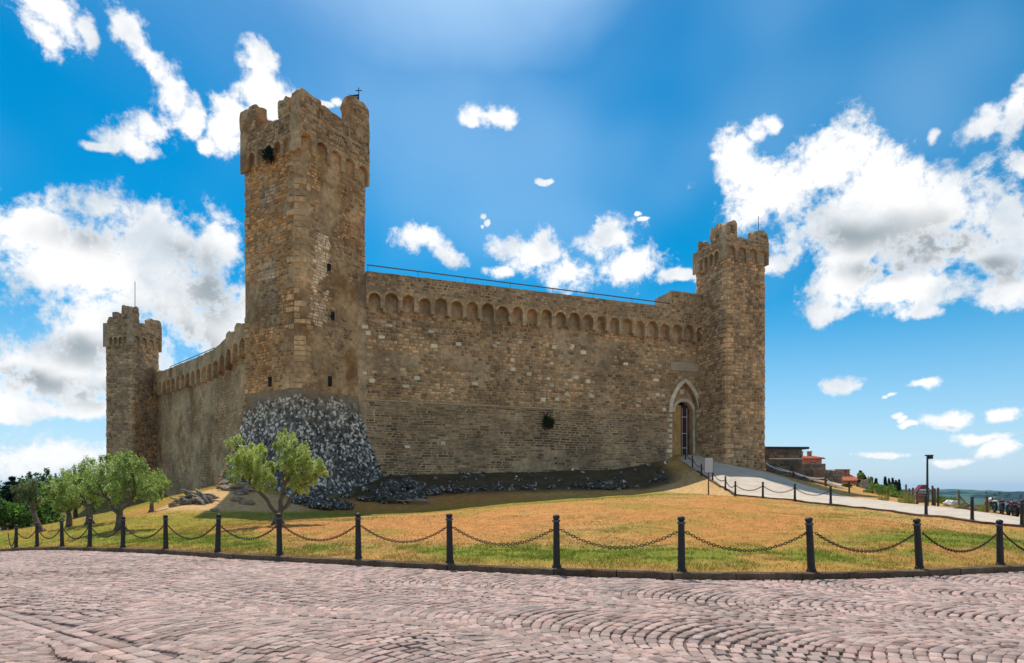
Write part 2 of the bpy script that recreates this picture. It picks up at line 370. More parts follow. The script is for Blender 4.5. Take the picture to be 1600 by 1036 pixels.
# road sheet under the cobbles, and the lawn/terrain behind the kerb
def axis(segs):
    out = []
    for (a, b, st) in segs: out += list(np.arange(a, b, st))
    return np.array(out + [segs[-1][1]])
xs = axis([(-190, -60, 5), (-60, -32, 1.0), (-32, 24, 0.25), (24, 60, 1.0), (60, 190, 5)])
ts = [0.0]
while ts[-1] < 190: ts.append(ts[-1] + min(6.0, 0.14 + ts[-1] * 0.0075 + (0.05 * max(0, ts[-1] - 60))))
ts = np.array(ts)
XX, TT = np.meshgrid(xs, ts, indexing='ij'); YY = kerbY(XX) + TT
ZZ = H(XX, YY)
def grid_faces(nx, ny):
    i = np.arange(nx - 1)[:, None] * ny + np.arange(ny - 1)[None, :]
    return np.stack([i, i + ny, i + ny + 1, i + 1], -1).reshape(-1, 4)
# lawn colour: green, straw and bare soil patches, plus wall shade painted on the bank
def patch(x, y, cx_, cy_, rx, ry): return np.exp(-(((x - cx_) / rx) ** 2 + ((y - cy_) / ry) ** 2))
GREEN = np.array((0.17, 0.205, 0.022)); YELLOW = np.array((0.34, 0.235, 0.03)); STRAW = np.array((0.50, 0.29, 0.095)); SOIL = np.array((0.50, 0.215, 0.065)); SAND = np.array((0.56, 0.35, 0.15)); BANK_SHADE = np.array((0.055, 0.045, 0.028))
def lawn_masks(x, y):
    t = y - kerbY(x)
    n = fbm(x * 0.35, y * 0.35, 2.2, 4); n2 = fbm(x * 1.6, y * 1.6, 7.2, 4); n3 = fbm(x * 0.12, y * 0.12, 5.5, 3)
    band = np.exp(-((t - 2.6) / 1.9) ** 2)                       # greener strip a little behind the kerb
    g = band * sstep(0.26, 0.50, n + 0.5 * (n2 - 0.5)) * 1.25
    g = np.maximum(g, patch(x, y, 5.2, 14.2, 2.2, 1.2) * 1.1 * sstep(0.3, 0.55, n2))
    g = np.maximum(g, patch(x, y, -2.0, 15.8, 3.2, 1.0) * 1.0 * sstep(0.3, 0.55, n2))
    # short green strip along the shade of the castle
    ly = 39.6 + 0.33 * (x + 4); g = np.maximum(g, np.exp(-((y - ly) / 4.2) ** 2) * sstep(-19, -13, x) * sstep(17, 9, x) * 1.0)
    left = sstep(-8.5, -14, x)                                  # the whole left side is yellow-green
    yel = np.clip(left * (0.95 - 0.5 * sstep(0.5, 0.7, n2)) + 0.4 * sstep(0.46, 0.62, n3 + .3 * (n - .5)), 0, 1)
    g = np.maximum(g, .5 * sstep(.53, .66, fbm(x * .5 + 31, y * .5, 1.1, 4)) * sstep(1.5, 4, t) * sstep(44, 34, y))
    g = np.maximum(g, left * 0.55 * sstep(0.42, 0.62, n))
    soil = sstep(0.42, 0.62, n3 + 0.35 * (n2 - 0.5) + 0.25 * patch(x, y, -3.5, 22, 6, 5)) * (1 - band * 0.6)
    soil = np.maximum(soil, patch(x, y, 6.6, 12.6, 1.0, 0.35)); soil = np.maximum(soil, .9 * np.maximum(patch(x, y, -2, 24, 7, 5), patch(x, y, 8, 25, 7, 7)) * sstep(.36, .56, n + .3 * (n2 - .5)))
    soil = np.maximum(soil, 0.8 * patch(x, y, -8.5, 20, 3.0, 2.0) * sstep(0.4, 0.6, n))
    sand = np.maximum(patch(x, y, -18, 39.5, 6.0, 4.2) * 1.5, patch(x, y, 14.6, 49.5, 3.4, 6.0) * 1.6)
    sand = np.clip(sstep(0.45, 0.85, sand + 0.5 * (n - 0.5)), 0, 1)
    bank = np.clip(sstep(46.5 + 0.30 * (x + 4), 48.5 + 0.30 * (x + 4), y) * sstep(-14, -11, x) * sstep(15, 13, x), 0, 1)  # dark bank soil, with the wall's shade put into its colour
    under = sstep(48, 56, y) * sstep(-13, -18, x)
    return t, np.clip(g, 0, 1), yel, soil, sand, bank, under, n2
def lawn_colour(x, y):
    t, g, yel, soil, sand, bank, under, n2 = lawn_masks(x, y)
    c = STRAW * (0.6 + 0.8 * n2[..., None])
    def mx(c, k, m): return c * (1 - m[..., None]) + k * m[..., None]
    c = mx(c, YELLOW, yel); c = mx(c, SOIL, soil * 0.85); c = mx(c, GREEN, g * 0.9)
    c = mx(c, SAND, sand); c = mx(c, BANK_SHADE * (0.6 + 0.9 * n2[..., None]), bank * 0.9); c = mx(c, np.array((0.10, 0.10, 0.03)), under * 0.7)
    far = sstep(62, 90, np.hypot(x, y - 45)); c = mx(c, np.array((0.06, 0.085, 0.02)), far)
    fine = fbm(x * 9, y * 9, 3.3, 3)
    return c * (0.72 + 0.56 * fine[..., None])
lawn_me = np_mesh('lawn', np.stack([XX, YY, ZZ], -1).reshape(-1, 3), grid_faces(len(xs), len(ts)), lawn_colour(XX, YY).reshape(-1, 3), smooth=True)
lawn = link('lawn', lawn_me, M['lawn'], kind='structure')
rs = np.concatenate([-np.arange(0, 12, 0.5), -np.arange(12, 140, 6.0)])[::-1]
rxs = axis([(-190, -40, 6), (-40, 24, 0.8), (24, 190, 6)])
RX, RT = np.meshgrid(rxs, rs, indexing='ij'); RY = kerbY(RX) + RT + 0.05
road = link('road', np_mesh('road', np.stack([RX, RY, roadZ(RX) - 0.028], -1).reshape(-1, 3), grid_faces(len(rxs), len(rs)), smooth=True), M['bed'], kind='structure')

# far valley floor and the wooded ridge beyond it
mb = MB(); mb.add([(-5200, -5200, VALLEY), (5200, -5200, VALLEY), (5200, 5200, VALLEY), (-5200, 5200, VALLEY)], [(0, 1, 2, 3)]); mb.build('valley', M['valley'], kind='structure')
az = np.radians(np.linspace(-75, 75, 900)); rr = np.concatenate([np.linspace(1500, 3200, 60), np.linspace(3300, 4800, 8)])
AZ_, RR_ = np.meshgrid(az, rr, indexing='ij'); hx = RR_ * np.sin(AZ_); hy = RR_ * np.cos(AZ_)
prof = sstep(1500, 2750, RR_) * (1 - 0.5 * sstep(3000, 4800, RR_))
hz = VALLEY - 3 + prof * (54.0 + 22 * (fbm(hx / 700, hy / 700, 0.4, 3) - 0.5)) + 9.0 * sstep(1550, 1900, RR_) * (fbm(hx / 30, hy / 30, 2.0, 2)) + 22 * prof * (fbm(hx / 240, hy / 240, 8.0, 3) - 0.5)
fld = (fbm(hx / 260, hy / 260, 3.7, 3) > 0.64).reshape(-1, 1)
hcol = np.where(fld, np.array((5.0, 3.6, 3.4)), np.array((1.0, 1.0, 1.0)))
link('hills', np_mesh('hills', np.stack([hx, hy, hz], -1).reshape(-1, 3), grid_faces(len(az), len(rr)), hcol), M['forest'], kind='structure')

# ------------------------------------------------------------------ masonry
class Frame:
    """a wall face: u runs left to right seen from outside, v goes up (V may lean back), h sticks out"""
    def __init__(s, A, B, z0=0.0, V=None):
        A = Vector((A[0], A[1], 0)); B = Vector((B[0], B[1], 0))
        s.O = Vector((A.x, A.y, z0)); s.L = (B - A).length; s.U = (B - A).normalized(); n = Vector((s.U.y, -s.U.x, 0))
        s.V = V.normalized() if V else Vector((0, 0, 1)); s.N = s.U.cross(s.V).normalized()
    def p(s, u, v, h=0.0): return s.O + s.U * u + s.V * v + s.N * h
def ufrom(fr, px):     # the u of a frame that the photo shows in column px
    k = (px - 800) / F; return (k * fr.O.y - fr.O.x) / (fr.U.x - k * fr.U.y)
def rnd(a, b): return random.uniform(a, b)
def courses(fr, u0, u1, v0, v1, hc, wd, mask=None, proud=(0.03, 0.09), joint=0.03, tone=None, wave=0.0):
    """stones laid in courses; returns (frame, u0, u1, v0, v1, proud, colour)"""
    out = []; v = v0
    while v < v1 - 0.06:
        h = hc * rnd(0.75, 1.28); h = min(h, v1 - v); u = u0 - rnd(0, wd[1])
        while u < u1:
            w = rnd(*wd); a, b = max(u, u0), min(u + w, u1); u += w
            if b - a < 0.12: continue
            dv = wave * (mnoise.noise((a * 0.3, v * 0.3, 0)))
            uc, vc = (a + b) / 2, v + h / 2
            if mask and not mask(uc, vc, a, b, v, v + h): continue
            t = tone(uc, vc) if tone else (1, 1, 1)
            out.append((fr, a + joint / 2 + rnd(0, .03), b - joint / 2 - rnd(0, .03), v + dv + joint / 2, v + h + dv - joint / 2 - rnd(0, .02), rnd(*proud), t))
        v += h
    return out
def _stone_variant(i):
    r = random.Random(100 + i); mb = MB(); j = lambda a: r.uniform(-a, a)
    q = [(-.5, -.5), (.5, -.5), (.5, .5), (-.5, .5)]
    back = [(x * 1.0, y * 1.0, 0) for x, y in q]
    front = [((x * 0.86) + j(.06), (y * 0.82) + j(.08), 1 + j(.12)) for x, y in q]
    mid = (j(.1), j(.1), 1.12)
    vs = back + front + [mid]
    mb.add(vs, [(0, 1, 5, 4), (1, 2, 6, 5), (2, 3, 7, 6), (3, 0, 4, 7), (4, 5, 8), (5, 6, 8), (6, 7, 8), (7, 4, 8)])
    me = bpy.data.meshes.new('stone'); me.from_pydata(mb.v, [], mb.f); me.update()
    a = me.color_attributes.new('Col', 'FLOAT_COLOR', 'POINT'); a.data.foreach_set('color', np.ones(len(mb.v) * 4, dtype=np.float32))
    return me
VAR = [_stone_variant(i) for i in range(8)]
_byname = {}
def variants(matkey):
    if matkey not in _byname:
        l = []
        for v in VAR:
            c = v.copy(); c.materials.append(M[matkey]); l.append(c)
        _byname[matkey] = l
    return _byname[matkey]
def stone_obj(st, matkey, parent, name='stone', deep=0.03):
    fr, a, b, c, d, h, t = st
    o = bpy.data.objects.new(name, random.choice(variants(matkey))); COL.objects.link(o); o.parent = parent
    m = Matrix.Identity(4); ce = fr.p((a + b) / 2, (c + d) / 2, -deep)
    for i in range(3):
        m[i][0] = fr.U[i] * (b - a); m[i][1] = fr.V[i] * (d - c); m[i][2] = fr.N[i] * (h + deep); m[i][3] = ce[i]
    o.matrix_world = m if parent is None else parent.matrix_world.inverted() @ m
    o.matrix_basis = Matrix.Translation(-Vector(parent.location)) @ m if parent else m
    o.color = (t[0], t[1], t[2], 1)
    return o
def stone_stuff(sts, matkey, parent, name='stonework'):
    V = []; Q = []; C = []
    for st in sts:
        fr, a, b, c, d, h, t = st; bi = len(V)
        w, g = b - a, d - c; iw, ig = min(.05, w * .12), min(.035, g * .14)
        j = lambda s: random.uniform(-s, s)
        for (u, v) in ((a, c), (b, c), (b, d), (a, d)): V.append(fr.p(u, v, -0.03))
        for (u, v) in ((a + iw, c + ig), (b - iw, c + ig), (b - iw, d - ig), (a + iw, d - ig)):
            V.append(fr.p(u + j(.02), v + j(.02), h + j(.02)))
        C += [t] * 8
        Q += [(bi, bi + 1, bi + 5, bi + 4), (bi + 1, bi + 2, bi + 6, bi + 5), (bi + 2, bi + 3, bi + 7, bi + 6), (bi + 3, bi, bi + 4, bi + 7), (bi + 4, bi + 5, bi + 6, bi + 7)]
    if not V: return None
    V = np.array([tuple(v - parent.location) for v in V]) if parent else np.array([tuple(v) for v in V])
    return link(name, np_mesh(name, V, Q, np.array(C)), M[matkey], parent, kind='stuff')
def lay(sts, matkey, parent, n_obj=300, name='stone'):
    """the stones that show largest as parts, the rest as one part"""
    key = lambda s: -((s[2] - s[1]) * (s[4] - s[3])) * (40.0 / max(8.0, s[0].p(s[1], s[3]).y)) ** 2
    sts = sorted(sts, key=key)
    for s in sts[:n_obj]: stone_obj(s, matkey, parent, name)
    stone_stuff(sts[n_obj:], matkey, parent)
def strip(fr, us, bot, top, h0, h1):
    """wall piece with a bottom outline bot(u) (arches) and a top outline; vertices in world space"""
    V = []; Fc = []; n = len(us)
    for i in range(n):
        V += [fr.p(us[i], bot[i], h1), fr.p(us[i], top[i], h1), fr.p(us[i], top[i], h0), fr.p(us[i], bot[i], h0)]
    for i in range(n - 1):
        a, b = 4 * i, 4 * (i + 1)
        if abs(us[i + 1] - us[i]) > 1e-6:
            Fc += [(a, b, b + 1, a + 1), (a + 1, b + 1, b + 2, a + 2), (a + 2, b + 2, b + 3, a + 3)]
        Fc += [(a + 3, b + 3, b, a)]
    Fc += [(0, 1, 2, 3), tuple(4 * (n - 1) + k for k in (3, 2, 1, 0))]
    return V, Fc
def place(V, parent): return [Vector(v) - Vector(parent.location) for v in V] if parent else V
def arch_profile(u0, u1, n, zb, zs, fill=0.74, seg=8, pier_taper=True):
    """bottom outline of a row of n round arches on corbels"""
    us, bo = [], []; b = (u1 - u0) / n; r = b * fill / 2
    for i in range(n):
        c = u0 + (i + .5) * b
        us += [u0 + i * b, c - r]; bo += [zb, zb]
        us += [c - r]; bo += [zs]
        for k in range(1, seg):
            a = math.pi - math.pi * k / seg; us.append(c + r * math.cos(a)); bo.append(zs + r * math.sin(a))
        us += [c + r, c + r]; bo += [zs, zb]
    us.append(u1); bo.append(zb)
    return us, bo
def ragged(us, base, amp, f=0.8, seed=0.0): return [base + amp * (mnoise.fractal((u * f + seed, seed, 0.0), 1.0, 2.0, 4)) for u in us]

BR = lambda lo=0.62, hi=1.3: (lambda k, w: (k * (1 + w), k, k * (1 - w)))(rnd(lo * .84, hi * 1.06), rnd(-0.06, 0.09))
def rough_block(fr, u0, u1, v0, v1, h0, h1, mat, parent, name, n=(5, 6, 3), amp=0.10, wear=0.35, seed=0.0, kind=None, colr=(1, 1, 1)):
    """a weathered block (merlon): a subdivided box with worn corners and an uneven top"""
    nu, nv, nh = n; idx = {}; V = []; Fc = []
    def vert(i, j, k):
        if (i, j, k) in idx: return idx[(i, j, k)]
        a, b, c = i / nu, j / nv, k / nh
        u = u0 + (u1 - u0) * a; v = v0 + (v1 - v0) * b; h = h0 + (h1 - h0) * c
        q = Vector((u * 1.3 + seed, v * 1.3, h * 1.3 + seed))
        if j > 0:
            u += amp * mnoise.noise(q); h += amp * mnoise.noise(q + Vector((7, 3, 1)))
            edge = (abs(a - .5) * 2) ** 4 * b ** 3
            v -= wear * edge * (0.5 + 0.8 * abs(mnoise.noise(q * 0.8 + Vector((3, 9, 2))))); v += amp * b * 1.3 * mnoise.noise(q * 1.4 + Vector((1, 5, 8)))
            u += (0.5 - a) * wear * 0.4 * b ** 3
        idx[(i, j, k)] = len(V); V.append(fr.p(u, v, h)); return idx[(i, j, k)]
    for i in range(nu):
        for j in range(nv):
            Fc.append((vert(i, j, nh), vert(i + 1, j, nh), vert(i + 1, j + 1, nh), vert(i, j + 1, nh)))
            Fc.append((vert(i, j, 0), vert(i, j + 1, 0), vert(i + 1, j + 1, 0), vert(i + 1, j, 0)))
        for k in range(nh):
            Fc.append((vert(i, nv, k), vert(i, nv, k + 1), vert(i + 1, nv, k + 1), vert(i + 1, nv, k)))
    for j in range(nv):
        for k in range(nh):
            Fc.append((vert(0, j, k), vert(0, j, k + 1), vert(0, j + 1, k + 1), vert(0, j + 1, k)))
            Fc.append((vert(nu, j, k), vert(nu, j + 1, k), vert(nu, j + 1, k + 1), vert(nu, j, k + 1)))
    mb = MB(); mb.add(place(V, parent), Fc, colr); return mb.build(name, M[mat], parent, kind)

def tower(name, label, px, d, ang, w, z0, zc, zs, zp, over, narch, merlons, talus=None, tones=None, hc=0.30, wd=(0.3, 0.75), core='mortar', keep=None, nobj=300, seed=0.0, proud=(.03, .09), ch=0.0):
    """square tower, near corner in column px at distance d; faces 0 right, 1 back, 2 back, 3 left
    zc corbel foot, zs arch spring, zp parapet top; merlons: (side, u0, u1, ztop) in fractions of the side"""
    C = P(px, HOR, d); dR = Vector((math.cos(ang), math.sin(ang), 0)); dL = Vector((-dR.y, dR.x, 0))
    c0, c1, c2, c3 = C, C + dR * w, C + dR * w + dL * w, C + dL * w
    root = thing(name, label, 'tower', (C.x, C.y, z0))
    cs = [c0, c1, c2, c3]
    cc_ = [C + dR * ch, c1, c2, c3, C + dL * ch] if ch else cs; nc = len(cc_)
    mb = MB(); vs = [Vector((c.x, c.y, z)) for z in (z0, zc + 1.2) for c in cc_]
    mb.add(place(vs, root), [(i, (i + 1) % nc, nc + (i + 1) % nc, nc + i) for i in range(nc)] + [tuple(range(nc, 2 * nc))]); mb.build('core', M[core], root)
    fr = [Frame(cs[i], cs[(i + 1) % 4]) for i in range(4)]
    zlo = z0 if not talus else talus[0]
    for_faces = [(0, fr[0]), (3, fr[3])]
    sts = []
    for (k, f) in for_faces:
        tn = (lambda kk: (lambda u, v: tones(kk, u, v)))(k) if tones else (lambda u, v: BR())
        mk = (lambda kk: (lambda uc, vc, a, b, c, dd: keep(kk, uc, vc)))(k) if keep else None
        sts += courses(f, 0.02 + (ch if k == 0 else 0), w - 0.02 - (ch if k == 3 else 0), zlo, zc + 0.55, hc, wd, mask=mk, tone=tn, wave=0.1, proud=proud)
    # quoins up the near corner and the outer edges, alternating long and short
    q = []
    v = zlo; i = 0
    while v < zc + 0.5:
        h = rnd(.34, .5)
        l0, l1 = (0.75, 0.42) if i % 2 else (0.42, 0.75)
        kq = rnd(0.9, 1.35); t = (kq, kq * 0.98, kq * 0.93)
        if ch:
            fc_ = Frame(C + dL * ch, C + dR * ch); hs_ = fc_.L * rnd(.35, .65)
            if random.random() < .85: q.append((fc_, 0.0, hs_ if random.random() < .5 else fc_.L, v + .01, v + h - .01, rnd(.04, .09), t))
            if random.random() < .4: q.append((fr[0], ch, ch + l0 * .8, v + .015, v + h - .015, rnd(.04, .08), t))
        elif random.random() < 0.8: q.append((fr[0], 0.0, l0, v + .015, v + h - .015, rnd(.10, .13), t))
        if random.random() < (0.4 if ch else 0.8): q.append((fr[3], w - l1 - ch, w - ch, v + .015, v + h - .015, rnd(.10, .13), t))
        if random.random() < 0.7: q.append((fr[0], w - l1, w, v + .015, v + h - .015, rnd(.09, .12), t))
        if random.random() < 0.7: q.append((fr[3], 0.0, l0, v + .015, v + h - .015, rnd(.09, .12), t))
        v += h; i += 1
    for s in q[:240]: stone_obj(s, 'stone', root, 'quoin')
    stone_stuff(q[240:], 'stone', root, 'quoins')
    # overhanging parapet on corbelled arches
    th = 0.65 + over
    e = [C + (-dR - dL) * over, c1 + (dR - dL) * over, c2 + (dR + dL) * over, c3 + (-dR + dL) * over]
    fe = [Frame(e[i], e[(i + 1) % 4]) for i in range(4)]; L = fe[0].L
    for i in range(4):
        ins = 0.0 if i % 2 == 0 else th + 0.004
        us, bo = arch_profile(ins, L - ins, narch, zc, zs)
        V, Fc = strip(fe[i], us, bo, [zp + .22 * mnoise.fractal((u * .8 + seed + i * 5, seed, 0), 1.0, 2.0, 4) for u in us], -th, 0.0)
        mb = MB(); mb.add(place(V, root), Fc); mb.build('parapet', M[core], root)
        if i in (0, 3):
            b = (L - 2 * ins) / narch
            rb = b * .37
            for k in range(narch):                       # ring of voussoirs over each arch
                cu = ins + (k + .5) * b; ring = MB(); ns = 7
                for m_ in range(ns):
                    a0 = math.pi * (m_ + .06) / ns; a1 = math.pi * (m_ + .94) / ns; hh = rnd(.03, .06)
                    vs = []
                    for h_ in (-0.02, hh):
                        for (rr_, aa) in ((rb, a0), (rb + .2, a0), (rb + .2, a1), (rb, a1)): vs.append(fe[i].p(cu + rr_ * math.cos(aa), zs + rr_ * math.sin(aa), h_))
                    kq = rnd(.8, 1.25)
                    ring.add(place(vs, root), [(0, 1, 2, 3)[::-1], (4, 5, 6, 7)[::-1], (0, 1, 5, 4), (1, 2, 6, 5), (2, 3, 7, 6), (3, 0, 4, 7)], (kq, kq, kq * .95))
                ring.build('arch_ring', M['stone'], root)
            sts += courses(fe[i], 0.0 if i == 0 else th + .02, L - (0.0 if i == 0 else th + .02), zs + rb + 0.22, zp - 0.16, hc, wd, tone=lambda u, v: BR(.55, 1.15), wave=0.05)
    lay(sts, 'stone', root, nobj)
    mb = MB(); vs = [Vector((c.x, c.y, zc + 1.25)) for c in e]; 
    for k, (side, a, b, zt) in enumerate(merlons):
        rough_block(fe[side], a * L, b * L, zp - 0.05, zt, -th + 0.06, -0.01, core, root, 'merlon', n=(7, 8, 4), seed=seed + k * 3.7, amp=0.17, wear=0.12 + 0.22 * (k % 3 == 0))
        ms = courses(fe[side], a * L + .12, b * L - .12, zp, zt - 0.35, hc, wd, tone=lambda u, v: BR(.55, 1.15))
        stone_stuff(ms, 'stone', root, 'merlon_stonework')
    return root, fr, fe, w, L

PALEB = (1.25, 1.22, 1.15)
# --- front tower -----------------------------------------------------
def ft_tone(k, u, v):
    b = BR(.62, 1.2); n = mnoise.noise((u * .5 + 4, v * .25, 8.0))
    b = tuple(x * (1 + .3 * n) for x in b)
    if k == 3: b = (b[0] * 1.22, b[1] * 1.02, b[2] * .78)
    if v > 21: b = (b[0] * 1.12, b[1], b[2] * .82)
    if k == 0 and v < 15: b = (b[0] * .86, b[1] * .92, b[2] * 1.05)
    if k == 3 and 2.0 < u < 4.2 and 13.5 < v < 24 and mnoise.noise((u * .9, v * .22, 2.0)) > -0.1:
        g = rnd(.55, 1.5) * (1.0 if v > 17 else .7); return (g * .95, g * 1.05, g * 1.2)
    if k == 0 and .9 + (v - 14) * .1 < u < 2.3 + (v - 14) * .1 and 13.6 < v < 20.5 and mnoise.noise((u * .8, v * .5, 5.0)) > -0.2:
        g = rnd(1.4, 2.3); return (g, g * 1.16, g * 1.45)
    return b
def ft_keep(k, u, v):
    n = mnoise.noise((u * .6 + 9 * k, v * .28, 1.7)) + .5 * mnoise.noise((u * 1.7, v * .9, 4.4 + k))
    if k == 3 and v < 13.5 and u < 3.4: return random.random() < .95
    if k == 3 and 2.0 < u < 4.2: return random.random() < .9
    if k == 0 and .9 < u < 2.8 and 13.6 < v < 20.5: return random.random() < .9
    if k == 0 and v < 14: return n > .02 and random.random() < .8
    return n > -0.10 and random.random() < .85
TW = 6.3
ft, ff, ffe, _, ftL = tower('front_tower', 'tallest ruined square stone tower with a black weathered sloping foot', 468, 45.5, R(57), TW, 8.0, 25.7, 26.5, 28.6, 0.26, 5,
    [(0, 0.0, 0.30, 30.1), (3, 0.66, 1.0 - 0.16, 29.8), (0, 0.27, 0.70, 29.75), (0, 0.68, 1.0, 32.0), (3, 0.13, 0.30, 30.5), (1, 0.3, 0.5, 30.2), (2, 0.2, 0.4, 30.4), (2, 0.65, 1.0, 30.5), (1, 0.75, 0.86, 30.0)],
    talus=(8.85,), tones=ft_tone, hc=0.215, wd=(0.16, 0.55), proud=(.012, .075), ch=0.62, core='plaster', keep=ft_keep, seed=2.0)
# sloping black foot
C0 = P(468, HOR, 45.5); dR = Vector((math.cos(R(57)), math.sin(R(57)), 0)); dL = Vector((-dR.y, dR.x, 0)); fl = 2.0
tp = [C0 + Vector((0, 0, 0)), C0 + dR * TW, C0 + dR * TW + dL * TW, C0 + dL * TW]
bt = [C0 + (-dR - dL) * fl, C0 + dR * (TW + fl) - dL * fl, C0 + (dR + dL) * (TW + fl), C0 + dL * (TW + fl) - dR * fl]
g_out = [(-dR - dL), (dR - dL), (dR + dL), (-dR + dL)]
prof_t = [(8.85, 0.04), (8.0, 0.1), (5.5, 0.5), (3.0, 1.1), (0.4, 2.0), (-1.5, 2.8)]
V = []; Fc = []
for (z, o) in prof_t:
    for c, g in zip(tp, g_out): q = c + g * o; V.append(Vector((q.x, q.y, z)))
for i in range(len(prof_t) - 1):
    for k in range(4): Fc.append((4 * (i + 1) + k, 4 * (i + 1) + (k + 1) % 4, 4 * i + (k + 1) % 4, 4 * i + k))
Fc.append((0, 1, 2, 3))
mb = MB(); mb.add(place(V, ft), Fc, (0.12, 0.115, 0.11))
for i_ in range(8): mb.c[i_] = (.62, .46, .30) if i_ < 4 else (.5, .38, .26)
mb.build('sloping_foot', M['talus'], ft)
hexv = []
for i in range(8):
    r = random.Random(50 + i); v = []; n_ = 6
    for (rad, z) in ((.56, 0.0), (.53, .55), (.34, 1.0)):
        for k in range(n_):
            w_ = 2 * math.pi * k / n_ + (r.uniform(-.3, .3) if rad < .56 else 0); q = rad * r.uniform(.82, 1.18); v.append((q * math.cos(w_), q * math.sin(w_), z * r.uniform(.8, 1.15)))
    v.append((r.uniform(-.08, .08), r.uniform(-.08, .08), 1.12))
    f_ = [(j * n_ + k, j * n_ + (k + 1) % n_, (j + 1) * n_ + (k + 1) % n_, (j + 1) * n_ + k) for j in (0, 1) for k in range(n_)] + [(12 + k, 12 + (k + 1) % n_, 18, 18) for k in range(n_)]
    hexv.append((v, f_))
hexm = []
for v, f_ in hexv:
    me = bpy.data.meshes.new('foot_stone'); me.from_pydata(v, [], [q[:3] if q[2] == q[3] else q for q in f_]); me.update()
    at_ = me.color_attributes.new('Col', 'FLOAT_COLOR', 'POINT'); at_.data.foreach_set('color', np.ones(len(v) * 4, dtype=np.float32)); me.materials.append(M['talus']); hexm.append(me)
tst = []
for i in range(len(prof_t) - 1):
    (za, oa), (zb, ob) = prof_t[i], prof_t[i + 1]
    for k in (0, 3):
        A = tp[k] + g_out[k] * ob; B = tp[(k + 1) % 4] + g_out[(k + 1) % 4] * ob
        n = Frame(A, B).N; Vv = Vector((-n.x * (ob - oa), -n.y * (ob - oa), za - zb)); f = Frame(A, B, zb, Vv); ln = Vv.length
        st_ = .215; v_ = st_ / 2
        row = 0
        while v_ < ln:
            u_ = st_ * .5 * (row % 2)
            tr_ = (ob - oa) * (v_ / ln)
            while u_ < f.L:
                if tr_ - .1 < u_ < f.L - tr_ + .1 and random.random() < .95:
                    q = f.p(u_ + rnd(-.08, .08), v_ + rnd(-.07, .07)); big = rnd(.8, 1.45)
                    c_ = mnoise.noise(q * 0.5) + .35 * mnoise.noise(q * 2.2) + (q.z - 4.6) * .085
                    if q.z > -.3:
                        if q.z > 8.15 + .9 * mnoise.noise(q * .55) + .4 * mnoise.noise(q * 1.7): u_ += st_; continue
                        br_ = max(0.0, min(1.0, (q.z - 6.2) / 3.0 + rnd(-.3, .3)))
                        if random.random() < .52 + c_ * .55: g = rnd(.4, 1.7); t = (g, g * (.98 - .1 * br_), g * (.95 - .28 * br_))
                        else: g = rnd(.13, .46) * (1 + .9 * br_); t = (g, g * (1 - .14 * br_), g * (1 - .33 * br_))
                        tst.append((q, f, st_ * big * rnd(.85, 1.4), st_ * big * .8, rnd(.02, .085), rnd(0, 6.3), t))
                u_ += st_ * rnd(.9, 1.15)
            v_ += st_ * .84; row += 1
for i in range(len(prof_t) - 1):
    (za, oa), (zb, ob) = prof_t[i], prof_t[i + 1]
    for k in (0, 3):
        A = tp[k] + g_out[k] * ob; B = tp[(k + 1) % 4] + g_out[(k + 1) % 4] * ob
        n = Frame(A, B).N; Vv = Vector((-n.x * (ob - oa), -n.y * (ob - oa), za - zb)); f = Frame(A, B, zb, Vv); ln = Vv.length; v_ = 0.0
        while v_ < ln:
            h_ = min(rnd(.3, .45), ln - v_); t_ = (ob - oa) * ((v_ + h_ / 2) / ln); w_ = rnd(.3, .5); g = rnd(.75, 1.2)
            if f.p(0, v_).z > .2 and h_ > .1:
                if k == 3: stone_obj((f, t_ - .05, t_ + w_, v_ + .01, v_ + h_ - .01, rnd(.06, .1), (g, g * .97, g * .9)), 'plaster', ft, 'edge_stone')
                else: stone_obj((f, f.L - t_ - w_ * .6, f.L - t_ + .05, v_ + .01, v_ + h_ - .01, rnd(.06, .1), (g * .8, g * .8, g * .78)), 'plaster', ft, 'edge_stone')
            v_ += h_
tst.sort(key=lambda t: -t[2] * t[3])
def hexmat(t):
    q, f, sx_, sy_, h, a, c = t; co, si = math.cos(a), math.sin(a); m = Matrix.Identity(4); q2 = q - f.N * .04 - Vector(ft.location)
    X = f.U * co + f.V * si; Y = f.V * co - f.U * si
    for i in range(3): m[i][0], m[i][1], m[i][2], m[i][3] = X[i] * sx_, Y[i] * sy_, f.N[i] * (h + .04), q2[i]
    return m
for t in tst[:300]:
    o = bpy.data.objects.new('foot_stone', random.choice(hexm)); COL.objects.link(o); o.parent = ft; o.matrix_basis = hexmat(t); o.color = t[6] + (1,)
mb = MB()
for t in tst[300:]:
    v, f_ = random.choice(hexv); m = hexmat(t); mb.add([m @ Vector(q) for q in v], [q[:3] if q[2] == q[3] else q for q in f_], t[6])
mb.build('foot_stones', M['talus'], ft, 'stuff')
for (f, u, z, hh) in ((ff[0], 2.7, 9.3, .75), (ff[3], 3.1, 9.2, .7), (ff[0], 2.95, 14.3, .6), (ff[0], 2.6, 17.9, .5)):
    mb = MB(); mb.add(place([f.p(u + a, z + b, h) for h in (.02, .16) for a, b in ((-.12, 0), (.12, 0), (.12, hh), (-.12, hh))], ft), [(4, 5, 6, 7), (0, 1, 5, 4), (1, 2, 6, 5), (2, 3, 7, 6), (3, 0, 4, 7)])
    mb.build('slit_shade_block', M['dark'], ft)  # dark block on the wall face; its colour paints the slit's inner shade
mb = MB(); mb.tube(place([P(393, 183, 48.5), P(393, 165, 48.5)], ft), 0.03, 5); mb.build('lightning_rod', M['iron'], ft)
